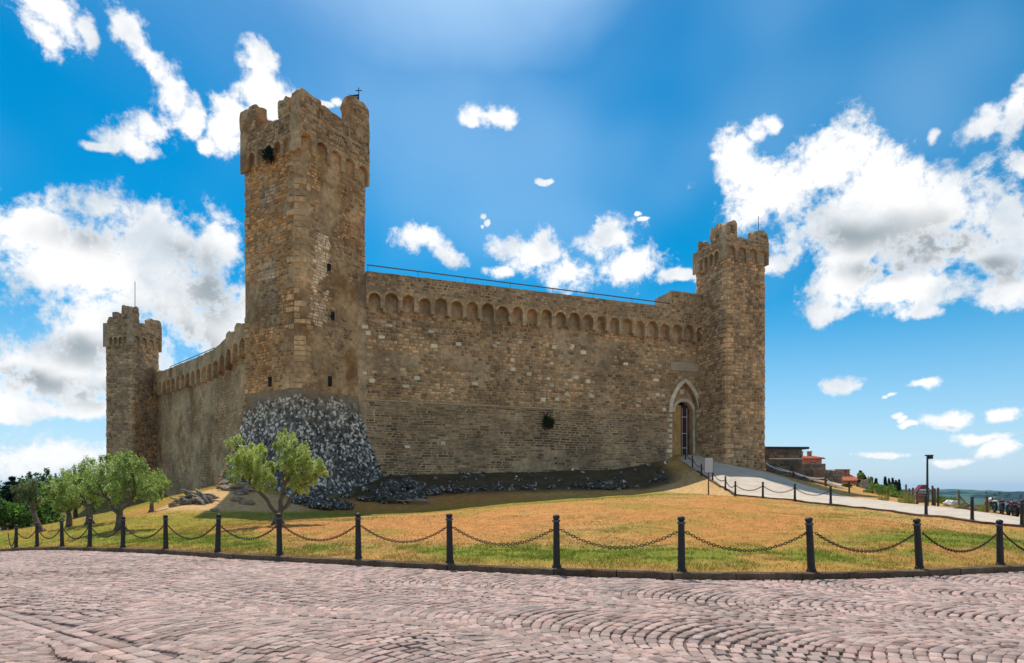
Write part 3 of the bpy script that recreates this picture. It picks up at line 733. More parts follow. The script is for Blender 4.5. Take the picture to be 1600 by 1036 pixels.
# a bush that grows under the parapet, the vane on the tall merlon
# --- right tower -----------------------------------------------------
ANGW = math.atan2(.353, .936)
def rt_tone(k, u, v): return BR(.6, 1.25) if random.random() < .975 else PALEB
rt, rf, rfe, rw, rL = tower('gate_tower', 'slim square stone tower with worn battlements right of the gate', 1135, 57.6, ANGW, 4.32, 1.5, 22.3, 23.1, 24.4, 0.26, 4,
    [(0, 0.0, 0.26, 25.7), (3, 0.58, 0.84, 25.8), (0, 0.66, 1.0, 25.3), (3, 0.16, 0.30, 25.2), (2, 0.2, 0.5, 25.3), (1, 0.4, 0.7, 25.2)], tones=rt_tone, hc=0.27, wd=(0.25, 0.62), seed=11.0)
mb = MB(); mb.tube(place([P(1185, 366, 59.5), P(1185, 338, 59.5)], rt), 0.03, 5); mb.build('lightning_rod', M['iron'], rt)
# --- left tower ------------------------------------------------------
lt, lf, lfe, lw, lL = tower('far_tower', 'distant square stone tower with broken battlements behind the olive trees', 208, 86.0, R(76), 4.4, -1.0, 21.0, 21.9, 24.2, 0.28, 4,
    [(0, 0.0, 0.2, 26.2), (3, 0.60, 0.84, 26.3), (3, 0.32, 0.52, 25.6), (0, 0.55, 1.0, 25.3), (3, 0.0 + .16, 0.22, 25.0), (2, 0.2, 0.6, 25.3), (1, 0.4, 0.6, 25.0)], tones=lambda k, u, v: BR(.6, 1.2), hc=0.36, wd=(0.35, 0.85), nobj=200, seed=23.0)
mb = MB(); mb.tube(place([P(211, 482, 86), P(211, 440, 86)], lt), 0.04, 5); mb.build('lightning_rod', M['iron'], lt)

# --- main curtain wall with the gate ---------------------------------
A = Vector((-11.66, 50.3, 0)); Uw = Vector((.936, .353, 0)).normalized()
mf = Frame(A, A + Uw * 32.6)
mw = thing('curtain_wall', 'long brown stone castle wall with a row of small arches and the gate', 'castle wall', (A.x, A.y, 0))
WT, WB = 18.62, 1.0
GC = ufrom(mf, 1070.5); GH = 1.50; SPR, APX = 8.9, 11.8; GZ = 4.7
def pointed(c, half, spr, apx, n=8):
    """outline of a pointed arch from left spring to right spring"""
    h = apx - spr; r = (half * half + h * h) / (2 * half); pts = []
    th = math.asin(min(1, h / r))
    for k in range(n + 1): a = th * k / n; pts.append((c - half + r - r * math.cos(a), spr + r * math.sin(a)))
    return pts + [(2 * c - x, z) for (x, z) in pts[-2::-1]]
ga = pointed(GC, GH, SPR, APX)
us = [-2.2] + list(np.arange(-1, GC - GH, 1.0)) + [GC - GH, GC - GH]; bo = [WB] * (len(us) - 1) + [GZ - 1.2]
us[-1] = GC - GH; bo[-1] = WB
us += [x for x, z in ga]; bo += [z for x, z in ga]
us += [GC + GH, 32.6]; bo += [WB, WB]
V, Fc = strip(mf, us, bo, ragged(us, WT - .1, 0.0), -2.2, 0.0)
mb = MB(); mb.add(place(V, mw), Fc); mb.build('core', M['mortar'], mw)
def in_gate(u, v, mrg=0.42):
    if abs(u - GC) > GH + mrg: return False
    if v < SPR: return True
    return v < SPR + (APX + mrg * 1.3 - SPR) * (1 - (abs(u - GC) / (GH + mrg)) ** 1.7)
PANEL = (ufrom(mf, 1047), ufrom(mf, 1091), 12.85, 13.65)
def mw_mask(uc, vc, a, b, c, d):
    if in_gate(uc, vc) or in_gate(a, vc, .3) or in_gate(b, vc, .3): return False
    if PANEL[0] - .2 < uc < PANEL[1] + .2 and PANEL[2] - .15 < vc < PANEL[3] + .15: return False
    n = mnoise.noise((uc * .22, vc * .3, 3.3))
    return n > -0.33 or random.random() < .35
def mw_tone(u, v):
    b = BR(.58, 1.25); k = 1.0
    n = mnoise.noise((u * .16, v * .24, 9.1))
    b = tuple(x * (1 + .35 * n) for x in b)
    if v < 8.6: b = (b[0] * .70, b[1] * .74, b[2] * .80)
    st = math.exp(-((u - 15.5) / 1.6) ** 2) * (1 if v < 8.5 else 0)
    b = tuple(x * (1 - .4 * st) for x in b)
    return b
sts = courses(mf, 0.2, 32.4, 8.75, 15.9, 0.25, (0.25, 0.62), mask=mw_mask, tone=mw_tone, proud=(.02, .11), wave=.12)
sts += courses(mf, 0.2, 32.4, 2.0, 8.55, 0.20, (0.35, 1.0), mask=mw_mask, tone=mw_tone, proud=(.01, .06), wave=.10, joint=.035)
OV = 0.6
fo = Frame(A + mf.N * OV, A + Uw * 32.6 + mf.N * OV)
NA = 24; ZC, ZS = 15.75, 16.55
bw = 32.0 / NA
for k in range(NA):                                            # each arch bay of the parapet is a part
    u0 = 0.1 + k * bw; bay_top = WT if u0 < ufrom(fo, 1030) else WT + 1.55
    zs_ = ZS + rnd(-.1, .08); fl_ = rnd(.70, .82)
    pu, pb = arch_profile(u0, u0 + bw - 0.004, 1, ZC + rnd(-.2, .15), zs_, fill=fl_)
    V, Fc = strip(fo, pu, pb, [bay_top + .05 * mnoise.noise((u * 1.1, 4.0, 0)) for u in pu], -OV + .004 if k else -OV + .004, 0.0)
    mb = MB(); kk = rnd(.85, 1.1); mb.add(place(V, mw), Fc, (kk, kk, kk)); mb.build('parapet_arch', M['mortar'], mw)
    rb = bw * fl_ / 2; ring = MB(); ns = 9; cu = u0 + bw / 2
    for m_ in range(ns):
        a0 = math.pi * (m_ + .07) / ns; a1 = math.pi * (m_ + .93) / ns; hh = rnd(.02, .07); vs = []
        for h_ in (-0.02, hh):
            for (rr_, aa) in ((rb, a0), (rb + .17, a0), (rb + .17, a1), (rb, a1)): vs.append(fo.p(cu + rr_ * math.cos(aa), zs_ + rr_ * math.sin(aa), h_))
        kq = rnd(.8, 1.3); ring.add(place(vs, mw), [(3, 2, 1, 0), (7, 6, 5, 4), (0, 1, 5, 4), (1, 2, 6, 5), (2, 3, 7, 6), (3, 0, 4, 7)], (kq, kq, kq * .93))
    ring.build('arch_ring', M['stone'], mw)
sts += courses(fo, 0.12, 32.0, ZS + bw * .39 + .2, WT - .05, 0.25, (0.25, .6), tone=lambda u, v: BR(.5, 1.1), proud=(.01, .06))
u_step = 0.1 + math.ceil((ufrom(fo, 1030) - .1) / bw) * bw
sts += courses(fo, u_step + .05, 32.0, WT, WT + 1.5, 0.25, (0.25, .6), tone=lambda u, v: BR(.5, 1.1), proud=(.01, .06))
lay(sts, 'stone', mw, 300)
rough_block(mf, -1.5, u_step, WT - .12, WT + .03, -2.15, -.06, 'mortar', mw, 'wall_walk', n=(30, 1, 2), amp=.05, wear=0)
rough_block(mf, u_step, 32.5, WT - .12, WT + 1.5, -2.15, -.02, 'mortar', mw, 'raised_parapet', n=(8, 4, 2), amp=.06, wear=.05)
# pale single blocks let into the wall (photo positions)
PALES = [(570,511),(607,509),(575,521),(596,527),(678,541),(673,518),(716,538),(772,541),(777,536),(811,535),(865,543),(892,544),(894,541),(911,551),(861,568),(977,569),(1030,571),
 (569,583),(581,595),(651,591),(683,602),(741,600),(634,604),(706,610),(856,592),(861,602),(890,594),(899,590),(918,596),(848,625),(870,624),(826,585),(801,577),(1024,594),(1012,623),(1027,617),(1035,618),(636,698),(692,693),(995,634),(885,616),(924,619),(800,563),(1037,640)]
for (px, py) in PALES:
    u = ufrom(mf, px); d = mf.p(u, 0).y; z = EYE + (HOR - py) / F * d; w_ = rnd(.36, .62); h_ = rnd(.26, .4); g = rnd(.85, 1.25)
    stone_obj((mf, u - w_ / 2, u + w_ / 2, z - h_ / 2, z + h_ / 2, rnd(.11, .15), (g, g, g * .95)), 'pale', mw, 'pale_block')
for (pa, pb_, py) in ((570, 640, 629), (790, 930, 633), (660, 780, 633)):
    a, b = ufrom(mf, pa), ufrom(mf, pb_); u = a
    while u < b:
        e_ = min(b, u + rnd(.8, 1.6)); stone_obj((mf, u, e_ - .02, 8.58 + rnd(0, .03), 8.72, rnd(.09, .13), (.62, .62, .6)), 'pale', mw, 'string_course'); u = e_
# --- gate: pale pointed surround, inner round arch, ochre jamb, door leaf
def ring_stones(fr, pts, width, h0, h1, mat, parent, name, tone=(.85, 1.15)):
    for i in range(len(pts) - 1):
        a, b = Vector((pts[i][0], pts[i][1])), Vector((pts[i + 1][0], pts[i + 1][1]))
        def nrm(k):
            p0, p1 = pts[max(k - 1, 0)], pts[min(k + 1, len(pts) - 1)]; t = Vector((p1[0] - p0[0], p1[1] - p0[1])).normalized(); return Vector((-t.y, t.x))
        na, nb = nrm(i) * width, nrm(i + 1) * width; ee = (b - a) * 0.02
        c = [a + ee, b - ee, b - ee + nb, a + ee + na]; vs = [fr.p(q.x, q.y, h) for h in (h0, h1 + rnd(-.012, .012)) for q in c]
        k = rnd(*tone); mb = MB()
        mb.add(place(vs, parent), [(3, 2, 1, 0), (4, 5, 6, 7), (0, 1, 5, 4), (1, 2, 6, 5), (2, 3, 7, 6), (3, 0, 4, 7)], (k, k * .985, k * .96)); mb.build(name, M[mat], parent)
outl = [(GC - GH, z) for z in np.linspace(GZ - .5, SPR, 8)][:-1] + ga + [(GC + GH, z) for z in np.linspace(SPR, GZ - .5, 8)][1:]
ring_stones(mf, outl[7:], .36, -.5, .12, 'pale', mw, 'gate_voussoir')
zt = GZ - .6; i = 0
while zt < SPR:
    h = rnd(.42, .55); w_ = .28 if i % 2 else .55; g = rnd(.9, 1.25)
    stone_obj((mf, GC - GH - w_, GC - GH - .003, zt, min(zt + h * .72, SPR), .13, (g, g, g * .96)), 'pale', mw, 'jamb_stone'); zt += h; i += 1
# inner wall with round arch, set back
IH = 1.06; ic = GC + .22; isz = 9.0
iu = [GC - GH - .2, ic - IH, ic - IH] + [ic + IH * math.cos(math.pi - math.pi * k / 12) for k in range(0, 13)] + [ic + IH, GC + GH + .2]
ib = [GZ - 1, GZ - 1, isz] + [isz + IH * math.sin(math.pi * k / 12) for k in range(0, 13)] + [GZ - 1, GZ - 1]
V, Fc = strip(mf, iu, ib, [APX + .2] * len(iu), -1.1, -.55)
mb = MB(); mb.add(place(V, mw), Fc); mb.build('inner_gate_wall', M['stone'], mw)
io = [(ic + IH * math.cos(math.pi - math.pi * k / 9), isz + IH * math.sin(math.pi * k / 9)) for k in range(10)]
ring_stones(mf, io + [(ic + IH, z) for z in np.linspace(isz, GZ - .4, 7)][1:], .3, -.54, -.44, 'pale', mw, 'inner_voussoir')
def fbox(fr, u0, u1, v0, v1, h0, h1, mat, parent, name, col=(1, 1, 1), label=None):
    mb = MB(); mb.add(place([fr.p(u, v, h) for h in (h0, h1) for (u, v) in ((u0, v0), (u1, v0), (u1, v1), (u0, v1))], parent),
                      [(3, 2, 1, 0), (4, 5, 6, 7), (0, 1, 5, 4), (1, 2, 6, 5), (2, 3, 7, 6), (3, 0, 4, 7)], col); return mb.build(name, M[mat], parent, label=label)
fbox(mf, ic - IH - .02, ic - .02, GZ - .8, isz + .75, -1.06, -.95, 'ochre', mw, 'ochre_panel')
fbox(mf, ic - IH - .2, ic + IH + .2, GZ - .8, isz + 1.3, -2.1, -1.9, 'dark', mw, 'passage_shade_sheet')  # dark sheet that paints the shade deep in the gate opening
dl = fbox(mf, ic + .02, ic + .74, GZ - .3, isz + .75, -1.05, -.97, 'door', mw, 'door_leaf')
for z in (5.6, 7.0, 8.6): fbox(mf, ic + .06, ic + .70, z, z + .07, -.965, -.93, 'white', mw, 'door_bar').parent = dl
for u in (.10, .64): fbox(mf, ic + u, ic + u + .05, GZ - .2, isz + .5, -.965, -.94, 'white', mw, 'door_bar').parent = dl
fbox(mf, GC - .28, GC + .22, 10.75, 11.2, -.54, -.46, 'pale', mw, 'coat_of_arms_block')
fbox(mf, PANEL[0], PANEL[1], PANEL[2], PANEL[3], -.02, .13, 'pale', mw, 'lintel_panel', (.62, .58, .55))
# hand rail on the wall walk
def rail(fr, u0, u1, z, h, label, posts=8):
    o = thing('handrail', label, 'handrail', fr.p(u0, z, h))
    mb = MB(); mb.tube(place([fr.p(u0, z + .55, h), fr.p(u1, z + .40, h)], o), .05, 6); mb.build('top_rail', M['steel'], o)
    for k in range(posts):
        u = u0 + (u1 - u0) * (k + .02) / (posts - .96); mb = MB(); mb.tube(place([fr.p(u, z - .1, h), fr.p(u, z + .55 - .15 * k / (posts - 1), h)], o), .02, 5); mb.build('post', M['steel'], o)
rail(mf, 0.2, u_step, WT, OV - .25, 'thin grey handrail along the top of the wall beside the gate')

# --- left curtain wall -----------------------------------------------
LA = Vector((-50.6, 90.6, 0)); LB = Vector((-14.7, 53.0, 0))
lfm = Frame(LA, LB); lwl = thing('curtain_wall', 'shaded receding castle wall between the front tower and the far tower', 'castle wall', (LA.x, LA.y, 0))
def ldz(u):
    q = lfm.p(u, 0); px = 800 + F * q.x / q.y
    return float(np.interp(px, [236, 262, 320, 345, 366, 384], [-.3, -1.1, -1.35, -1.2, -.5, 0.0]))
n = int(lfm.L); us = list(np.linspace(-2, lfm.L, n)); V, Fc = strip(lfm, us, [-1.5] * n, [18.5 + ldz(u) for u in us], -2.0, 0.0)
mb = MB(); mb.add(place(V, lwl), Fc); mb.build('core', M['plaster'], lwl)
lo = Frame(LA + lfm.N * OV, LB + lfm.N * OV); NL = 27; bl = lfm.L / NL
for k in range(NL):
    u0 = k * bl; dz_ = ldz(u0 + bl / 2); pu, pb = arch_profile(u0, u0 + bl - .004, 1, 15.5 + dz_, 16.5 + dz_, fill=.72)
    V, Fc = strip(lo, pu, pb, [18.6 + ldz(u) + (1.6 * max(0, 1 - u / 3.2) + .5 * max(0, mnoise.noise((u * .9, 7.0, 0)))) * (u < 5) + .14 * mnoise.noise((u * .9, 1.0, 0)) for u in pu], -OV + .004, 0.0)
    mb = MB(); kk = rnd(.85, 1.1); mb.add(place(V, lwl), Fc, (kk, kk, kk)); mb.build('parapet_arch', M['plaster'], lwl)
for (pa, pb_) in ((352, 362), (366, 376)):                      # worn lumps of merlons on top
    a, b = ufrom(lo, pa), ufrom(lo, pb_); rough_block(lo, a, b, 18.5 + ldz(a), 19.2 + ldz(a), -OV, -.02, 'mortar', lwl, 'merlon', seed=pa)
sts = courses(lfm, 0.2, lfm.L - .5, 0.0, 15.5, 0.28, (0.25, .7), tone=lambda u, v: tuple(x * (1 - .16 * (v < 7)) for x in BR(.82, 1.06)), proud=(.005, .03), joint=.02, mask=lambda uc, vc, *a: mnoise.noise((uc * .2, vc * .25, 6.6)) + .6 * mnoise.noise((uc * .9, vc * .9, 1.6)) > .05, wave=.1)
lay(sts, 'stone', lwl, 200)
rail(lfm, ufrom(lfm, 268), ufrom(lfm, 338), 17.3, .2, 'thin grey handrail on the shaded wall beside the far tower', 5)
# back walls close the castle
for (a, b) in ((P(1195, HOR, 62), Vector((30, 92, 0))), (Vector((30, 92, 0)), Vector((-20, 110, 0))), (Vector((-20, 110, 0)), P(200, HOR, 92))):
    pass

# ------------------------------------------------------------------ path to the gate
LOW = [(1760,842,22.5),(1680,832,23.4),(1597,823,24.5),(1519,816,26),(1447,807,28.6),(1370,798,31.5),(1298,790,34.5),(1242,783,38),(1192,778,42),(1149,774,44.5),(1128,762,47.5),(1108,748,50.5),(1090,737,54),(1076,727,57),(1058,714,60.2)]
UPP = [(1900,862,25.5),(1750,838,28.5),(1600,811,32.5),(1500,797,36.5),(1440,790,39),(1380,784.5,42),(1330,778,45),(1290,769,48.5),(1250,757,52),(1215,745,55),(1200,739,56.2),(1175,735,57.2),(1140,728,57.4),(1118,721,58.6),(1090,712,60.8)]
def dense(pts, n):
    pts = np.array([tuple(P(*p))[:2] for p in pts]); s = np.r_[0, np.cumsum(np.hypot(*np.diff(pts, axis=0).T))]; t = np.linspace(0, s[-1], n)
    a = np.stack([np.interp(t, s, pts[:, 0]), np.interp(t, s, pts[:, 1])], -1)
    for _ in range(3): a[1:-1] = (a[:-2] + a[1:-1] * 2 + a[2:]) / 4
    return a
NP_ = 140; lo_, up_ = dense(LOW, NP_), dense(UPP, NP_); nw = 14
w_ = np.linspace(0, 1, nw)[None, :, None]; G2 = lo_[:, None, :] * (1 - w_) + up_[:, None, :] * w_
gz = H(G2[..., 0], G2[..., 1]); 
for _ in range(4): gz[1:-1, 1:-1] = (gz[:-2, 1:-1] + gz[2:, 1:-1] + gz[1:-1, :-2] + gz[1:-1, 2:]) / 4
gz = np.maximum(gz, H(G2[..., 0], G2[..., 1])) + .07
link('path', np_mesh('path', np.concatenate([G2, gz[..., None]], -1).reshape(-1, 3), grid_faces(NP_, nw)[:, ::-1], smooth=True), M['path'], kind='structure')
mb = MB()
for i in range(NP_ - 22):
    a, b = lo_[i], lo_[i + 1]; za, zb = gz[i, 0], gz[i + 1, 0]
    dn = np.array([-(b - a)[1], (b - a)[0]]); dn = dn / (np.hypot(*dn) + 1e-9) * .16
    if dn[1] > 0: dn = -dn
    mb.add([(a[0], a[1], za + .03), (b[0], b[1], zb + .03), (b[0] + dn[0], b[1] + dn[1], zb + .03), (a[0] + dn[0], a[1] + dn[1], za + .03),
            (a[0], a[1], za - .3), (b[0], b[1], zb - .3), (b[0] + dn[0], b[1] + dn[1], zb - .3), (a[0] + dn[0], a[1] + dn[1], za - .3)],
           [(0, 1, 2, 3), (3, 2, 6, 7), (0, 4, 5, 1)])
mb.build('path_edging', M['kerb'], kind='structure')

# ------------------------------------------------------------------ kerb stones
kerb = tag(bpy.data.objects.new('kerb', None), kind='structure'); COL.objects.link(kerb)
fx = np.linspace(-60, 40, 4001); fy = kerbY(fx); sa = np.r_[0, np.cumsum(np.hypot(np.diff(fx), np.diff(fy)))]
s = 0.0
while s < sa[-1] - 1.3:
    ln = rnd(.9, 1.25); a = np.interp(s + .006, sa, fx); b = np.interp(s + ln - .006, sa, fx)
    pa = Vector((a, float(kerbY(a)), float(roadZ(a)))); pb_ = Vector((b, float(kerbY(b)), float(roadZ(b))))
    n_ = Vector((pb_.y - pa.y, -(pb_.x - pa.x), 0)).normalized(); mb = MB(); hh = .115 + rnd(-.008, .008); wv = rnd(-.01, .01)
    vs = [pa + n_ * (.02 + wv), pb_ + n_ * (.02 + wv), pb_ + n_ * (.018 + wv), pa + n_ * (.018 + wv)]
    lowz = Vector((0, 0, -.08)); top = Vector((0, 0, hh)); f1, f0 = n_ * (.06 + wv), n_ * (-.11)
    vs = [pa + f1 + lowz, pb_ + f1 + lowz, pb_ + f0 + lowz, pa + f0 + lowz, pa + f1 + top * .86, pb_ + f1 + top * .86, pb_ + f0 + top, pa + f0 + top, pa + n_ * (.035 + wv) + top, pb_ + n_ * (.035 + wv) + top]
    k = rnd(.75, 1.3); mb.add(vs, [(0, 1, 5, 4), (4, 5, 9, 8), (8, 9, 6, 7), (2, 3, 7, 6), (0, 4, 8, 7, 3), (1, 2, 6, 9, 5)], (k, k, k)); mb.build('kerb_stone', M['kerb'], kerb); s += ln

# ------------------------------------------------------------------ cobbles in segmental arcs
cob = []
ang = R(62); ca, sa_ = math.cos(ang), math.sin(ang); STW = 2.5; RA = STW * .56; pitch = .118
def visible(x, y): return y > 2.2 and abs(x) < .9 * y + 7.5 and y < float(np.interp(x, _kx, _ky)) - .29
GUT = (P(0, 950, 0).x, )
ga_, gb_ = Vector((-6.9, 8.63)), Vector((-2.6, 5.4))             # straight gutter line that crosses the near left corner
gd = (gb_ - ga_).normalized(); gn = Vector((-gd.y, gd.x))
for k in range(-18, 19):
    for j in range(-460, 460):
        r0 = j * pitch
        nn = int(2 * math.asin(STW / 2 / RA) * RA / .175); tot = 2 * math.asin(STW / 2 / RA)
        off = rnd(-.3, .3)
        for m_ in range(nn):
            a = -tot / 2 + tot * (m_ + .5) / nn + off * tot / nn * .5
            lx = k * STW + RA * math.sin(a) + .12 * math.sin(r0 * .7 + k); ly = r0 + RA * math.cos(a)
            x = lx * ca - ly * sa_; y = lx * sa_ + ly * ca + 8
            wx, wy = x, y; x += .55 * mnoise.noise((wx * .22, wy * .22, 1)) + .16 * mnoise.noise((wx * .8, wy * .8, 5)); y += .55 * mnoise.noise((wx * .22, wy * .22, 9)) + .16 * mnoise.noise((wx * .8, wy * .8, 3))
            if not (-36 < x < 26 and 2 < y < 38) or not visible(x, y): continue
            q = Vector((x, y)) - ga_; gdst = q.dot(gn)
            if abs(gdst) < .2 and y < 30: continue
            cob.append((x, y, -a + ang, tot / nn * RA, pitch))
s = -30.0
while s < 14:
    for o in (-.09, .09):
        q = ga_ + gd * s + gn * o
        if visible(q.x, q.y): cob.append((q.x, q.y, math.atan2(gd.y, gd.x), .30, .17))
    s += .31
def cob_col(x, y):
    n = mnoise.noise((x * .25, y * .25, 4)); n2_ = mnoise.noise((x * .9, y * .9, 7)); k = rnd(.68, 1.2) * (1 + .16 * n + .14 * n2_); t = rnd(-.06, .10) + .05 * n2_; 
    if random.random() < .10: k *= rnd(.6, .8); t += .05
    return (k * (1 + t), k, k * (1 - t * .2 + .04 * n))
cvar = []
for i in range(8):
    r = random.Random(i); mb = MB(); j = lambda a: r.uniform(-a, a)
    q = [(-.5, -.5), (.5, -.5), (.5, .5), (-.5, .5)]
    vs = [(x * .98, y * .98, -1) for x, y in q] + [(x * .96 + j(.04), y * .95 + j(.04), -.22 + j(.06)) for x, y in q] + [(x * .80 + j(.06), y * .78 + j(.06), j(.12)) for x, y in q]
    mb.add(vs, [(0, 1, 5, 4), (1, 2, 6, 5), (2, 3, 7, 6), (3, 0, 4, 7), (4, 5, 9, 8), (5, 6, 10, 9), (6, 7, 11, 10), (7, 4, 8, 11), (8, 9, 10, 11)])
    cvar.append((np.array(mb.v), mb.f))
cob.sort(key=lambda c: math.hypot(c[0], c[1]))
cme = []
for (v, f) in cvar: 
    me = bpy.data.meshes.new('cobble'); me.from_pydata([tuple(p) for p in v], [], f); me.update(); a = me.color_attributes.new('Col', 'FLOAT_COLOR', 'POINT'); a.data.foreach_set('color', np.ones(len(v) * 4, dtype=np.float32)); me.materials.append(M['cobble']); cme.append(me)
HC = 0.026
def in_frame(x, y): return abs(x) < .8 * y and y > 5.85
vis = [c for c in cob if in_frame(c[0], c[1])]; hid = [c for c in cob if not in_frame(c[0], c[1])]
def cob_dims(c): return (c[3] - rnd(.002, .014), c[4] - rnd(.006, .022))
for c in vis[:300]:
    x, y, a, w, l = c; sx_, sy_ = cob_dims(c); o = bpy.data.objects.new('cobble', random.choice(cme)); COL.objects.link(o); o.parent = road
    o.location = (x, y, float(roadZ(x)) + rnd(-.006, .006)); o.rotation_euler = (rnd(-.03, .03), rnd(-.03, .03), a + rnd(-.07, .07)); o.scale = (sx_, sy_, HC); o.color = cob_col(x, y) + (1,)
CV, CQ, CC = [], [], []
nb = 0
for c in vis[300:] + hid:
    x, y, a, w, l = c; sx_, sy_ = cob_dims(c); v, f = random.choice(cvar); a += rnd(-.07, .07); co, si = math.cos(a), math.sin(a)
    vx, vy, vz = v[:, 0] * sx_, v[:, 1] * sy_, v[:, 2] * HC
    vz = vz + vx * rnd(-.03, .03) + vy * rnd(-.03, .03)
    CV.append(np.stack([x + vx * co - vy * si, y + vx * si + vy * co, float(roadZ(x)) + vz + rnd(-.006, .006)], -1)); CQ.append(np.array(f) + nb); nb += len(v)
    CC.append(np.tile(np.array(cob_col(x, y)), (len(v), 1)))
link('cobbles', np_mesh('cobbles', np.concatenate(CV), np.concatenate(CQ), np.concatenate(CC)), M['cobble'], road, kind='stuff')

# ------------------------------------------------------------------ grass blades on the lawn
def blades(n, xr, tr, hmin, hmax, wd):
    x = RNG.uniform(xr[0], xr[1], n); t = tr[0] + (tr[1] - tr[0]) * RNG.random(n) ** 1.5; y = kerbY(x) + t
    ok = (np.abs(x) < .86 * y + 1) & (y < 60)
    x, y = x[ok], y[ok]; t_, g, yel, soil, sand, bank, under, n2 = lawn_masks(x, y)
    cl_ = fbm(x * 2.6, y * 2.6, 3.9, 3); keep = RNG.random(len(x)) < np.clip(1 - .80 * soil - sand - .45 * bank, .06, 1) * (0.25 + 1.1 * sstep(.38, .6, cl_)); x, y, g, yel, n2 = x[keep], y[keep], g[keep], yel[keep], n2[keep]
    # not on the path
    n = len(x); z = H(x, y) - .005
    h = RNG.uniform(hmin, hmax, n) * (0.6 + 0.8 * n2); a = RNG.uniform(0, 2 * np.pi, n); w = wd * RNG.uniform(.6, 1.3, n)
    lean = RNG.uniform(.2, 1.3, n) * h; la = RNG.uniform(0, 2 * np.pi, n)
    p0 = np.stack([x - np.cos(a) * w, y - np.sin(a) * w, z], -1); p1 = np.stack([x + np.cos(a) * w, y + np.sin(a) * w, z], -1)
    p2 = np.stack([x + np.cos(la) * lean, y + np.sin(la) * lean, z + h], -1)
    base = np.where((RNG.random(n) < .3)[:, None], np.array((0.80, 0.56, 0.25)), np.array((0.50, 0.28, 0.08))) * RNG.uniform(.5, 1.25, n)[:, None]
    gg = np.where((RNG.random(n) < np.clip(g * 1.05, 0, .93))[:, None], np.array((.19, .25, .03)) * RNG.uniform(.5, 1.4, n)[:, None], base)
    gg = np.where((RNG.random(n) < yel * .7)[:, None] & (RNG.random(n) > g)[:, None], np.array((.40, .29, .04)) * RNG.uniform(.6, 1.3, n)[:, None], gg)
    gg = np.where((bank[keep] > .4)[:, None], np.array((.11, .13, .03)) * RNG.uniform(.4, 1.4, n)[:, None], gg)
    V = np.stack([p0, p1, p2], 1).reshape(-1, 3); Q = np.arange(3 * n).reshape(-1, 3); C = np.repeat(gg, 3, axis=0)
    return V, Q, C
b1 = blades(230000, (-14, 14), (0.02, 12), .025, .075, .006); b2 = blades(150000, (-38, 22), (0.05, 34), .03, .08, .011)
V = np.concatenate([b1[0], b2[0]]); Q = np.concatenate([b1[1], b2[1] + len(b1[0])]); C = np.concatenate([b1[2], b2[2]])
link('grass', np_mesh('grass', V, Q, C), M['blade'], kind='stuff')

# ------------------------------------------------------------------ bollards and chains
ORD = ['first', 'second', 'third', 'fourth', 'fifth', 'sixth', 'seventh', 'eighth', 'ninth', 'tenth', 'eleventh', 'twelfth', 'thirteenth', 'fourteenth', 'fifteenth']
def bollard_proto():
    o = thing('bollard', '', 'bollard')
    mb = MB(); mb.lathe((0, 0, 0), [(.078, -.12), (.078, 0.04), (.068, .10), (.056, .86), (.056, .87)], 12); mb.build('post', M['iron'], o, smooth=False)
    mb = MB(); mb.lathe((0, 0, 0), [(.088, -.06), (.088, .05), (.080, .075), (.06, .08)], 12); mb.build('base_ring', M['iron'], o)
    mb = MB(); mb.lathe((0, 0, 0), [(.05, .862), (.074, .868), (.076, .90), (.05, .91)], 12); mb.build('collar', M['steel'], o)
    mb = MB(); mb.lathe((0, 0, 0), [(.035, .905), (.058, .925), (.068, .95), (.064, .975), (.045, .995), (.012, 1.005)], 12); mb.build('cap', M['iron'], o, smooth=True)
    mb = MB(); mb.tube([(.045, 0, .72), (.09, 0, .72)], .012, 6); mb.tube([(-.045, 0, .72), (-.09, 0, .72)], .012, 6); mb.build('chain_eye', M['iron'], o)
    return o
proto = bollard_proto(); first = True
near_pts = [(x, y, float(roadZ(x)) + .085) for (x, y, z) in KB]
extra = [(14.0, 15.7), ]
LBL = ['at the far left end of the kerb row', 'second from the far left end of the kerb row', 'third from the far left, before the leaning olive',
 'fourth from the left end of the kerb row, before the small olives', 'in front of the largest olive of the left grove', 'sixth from the left, below the heap of roots',
 'seventh from the left end of the kerb row, below the sandy slope', 'in front of the lone olive by the black tower foot', 'first to the right of the lone olive tree', 'second to the right of the lone olive tree',
 'before the middle of the long wall, third right of the lone olive', 'on the kerb below the gate and its pale sign', 'on the kerb below the slim gate tower, third from the right end', 'leaning slightly, second from the right end of the kerb row', 'at the right end of the kerb row']
leans = [0] * 12 + [R(2.5), R(4.5), R(3)]
for i, (x, y, z) in enumerate(near_pts):
    o = proto if i == 0 else copy_tree(proto)
    t = (near_pts[min(i + 1, 14)][1] - near_pts[max(i - 1, 0)][1]) / (near_pts[min(i + 1, 14)][0] - near_pts[max(i - 1, 0)][0])
    o.location = (x, y, z); o.rotation_euler = (R(rnd(-1.2, 1.2)), -leans[i] + R(rnd(-1.1, 1.1)), math.atan(t)); o['label'] = 'black iron bollard ' + LBL[i]; o['group'] = 'iron bollards along the kerb'
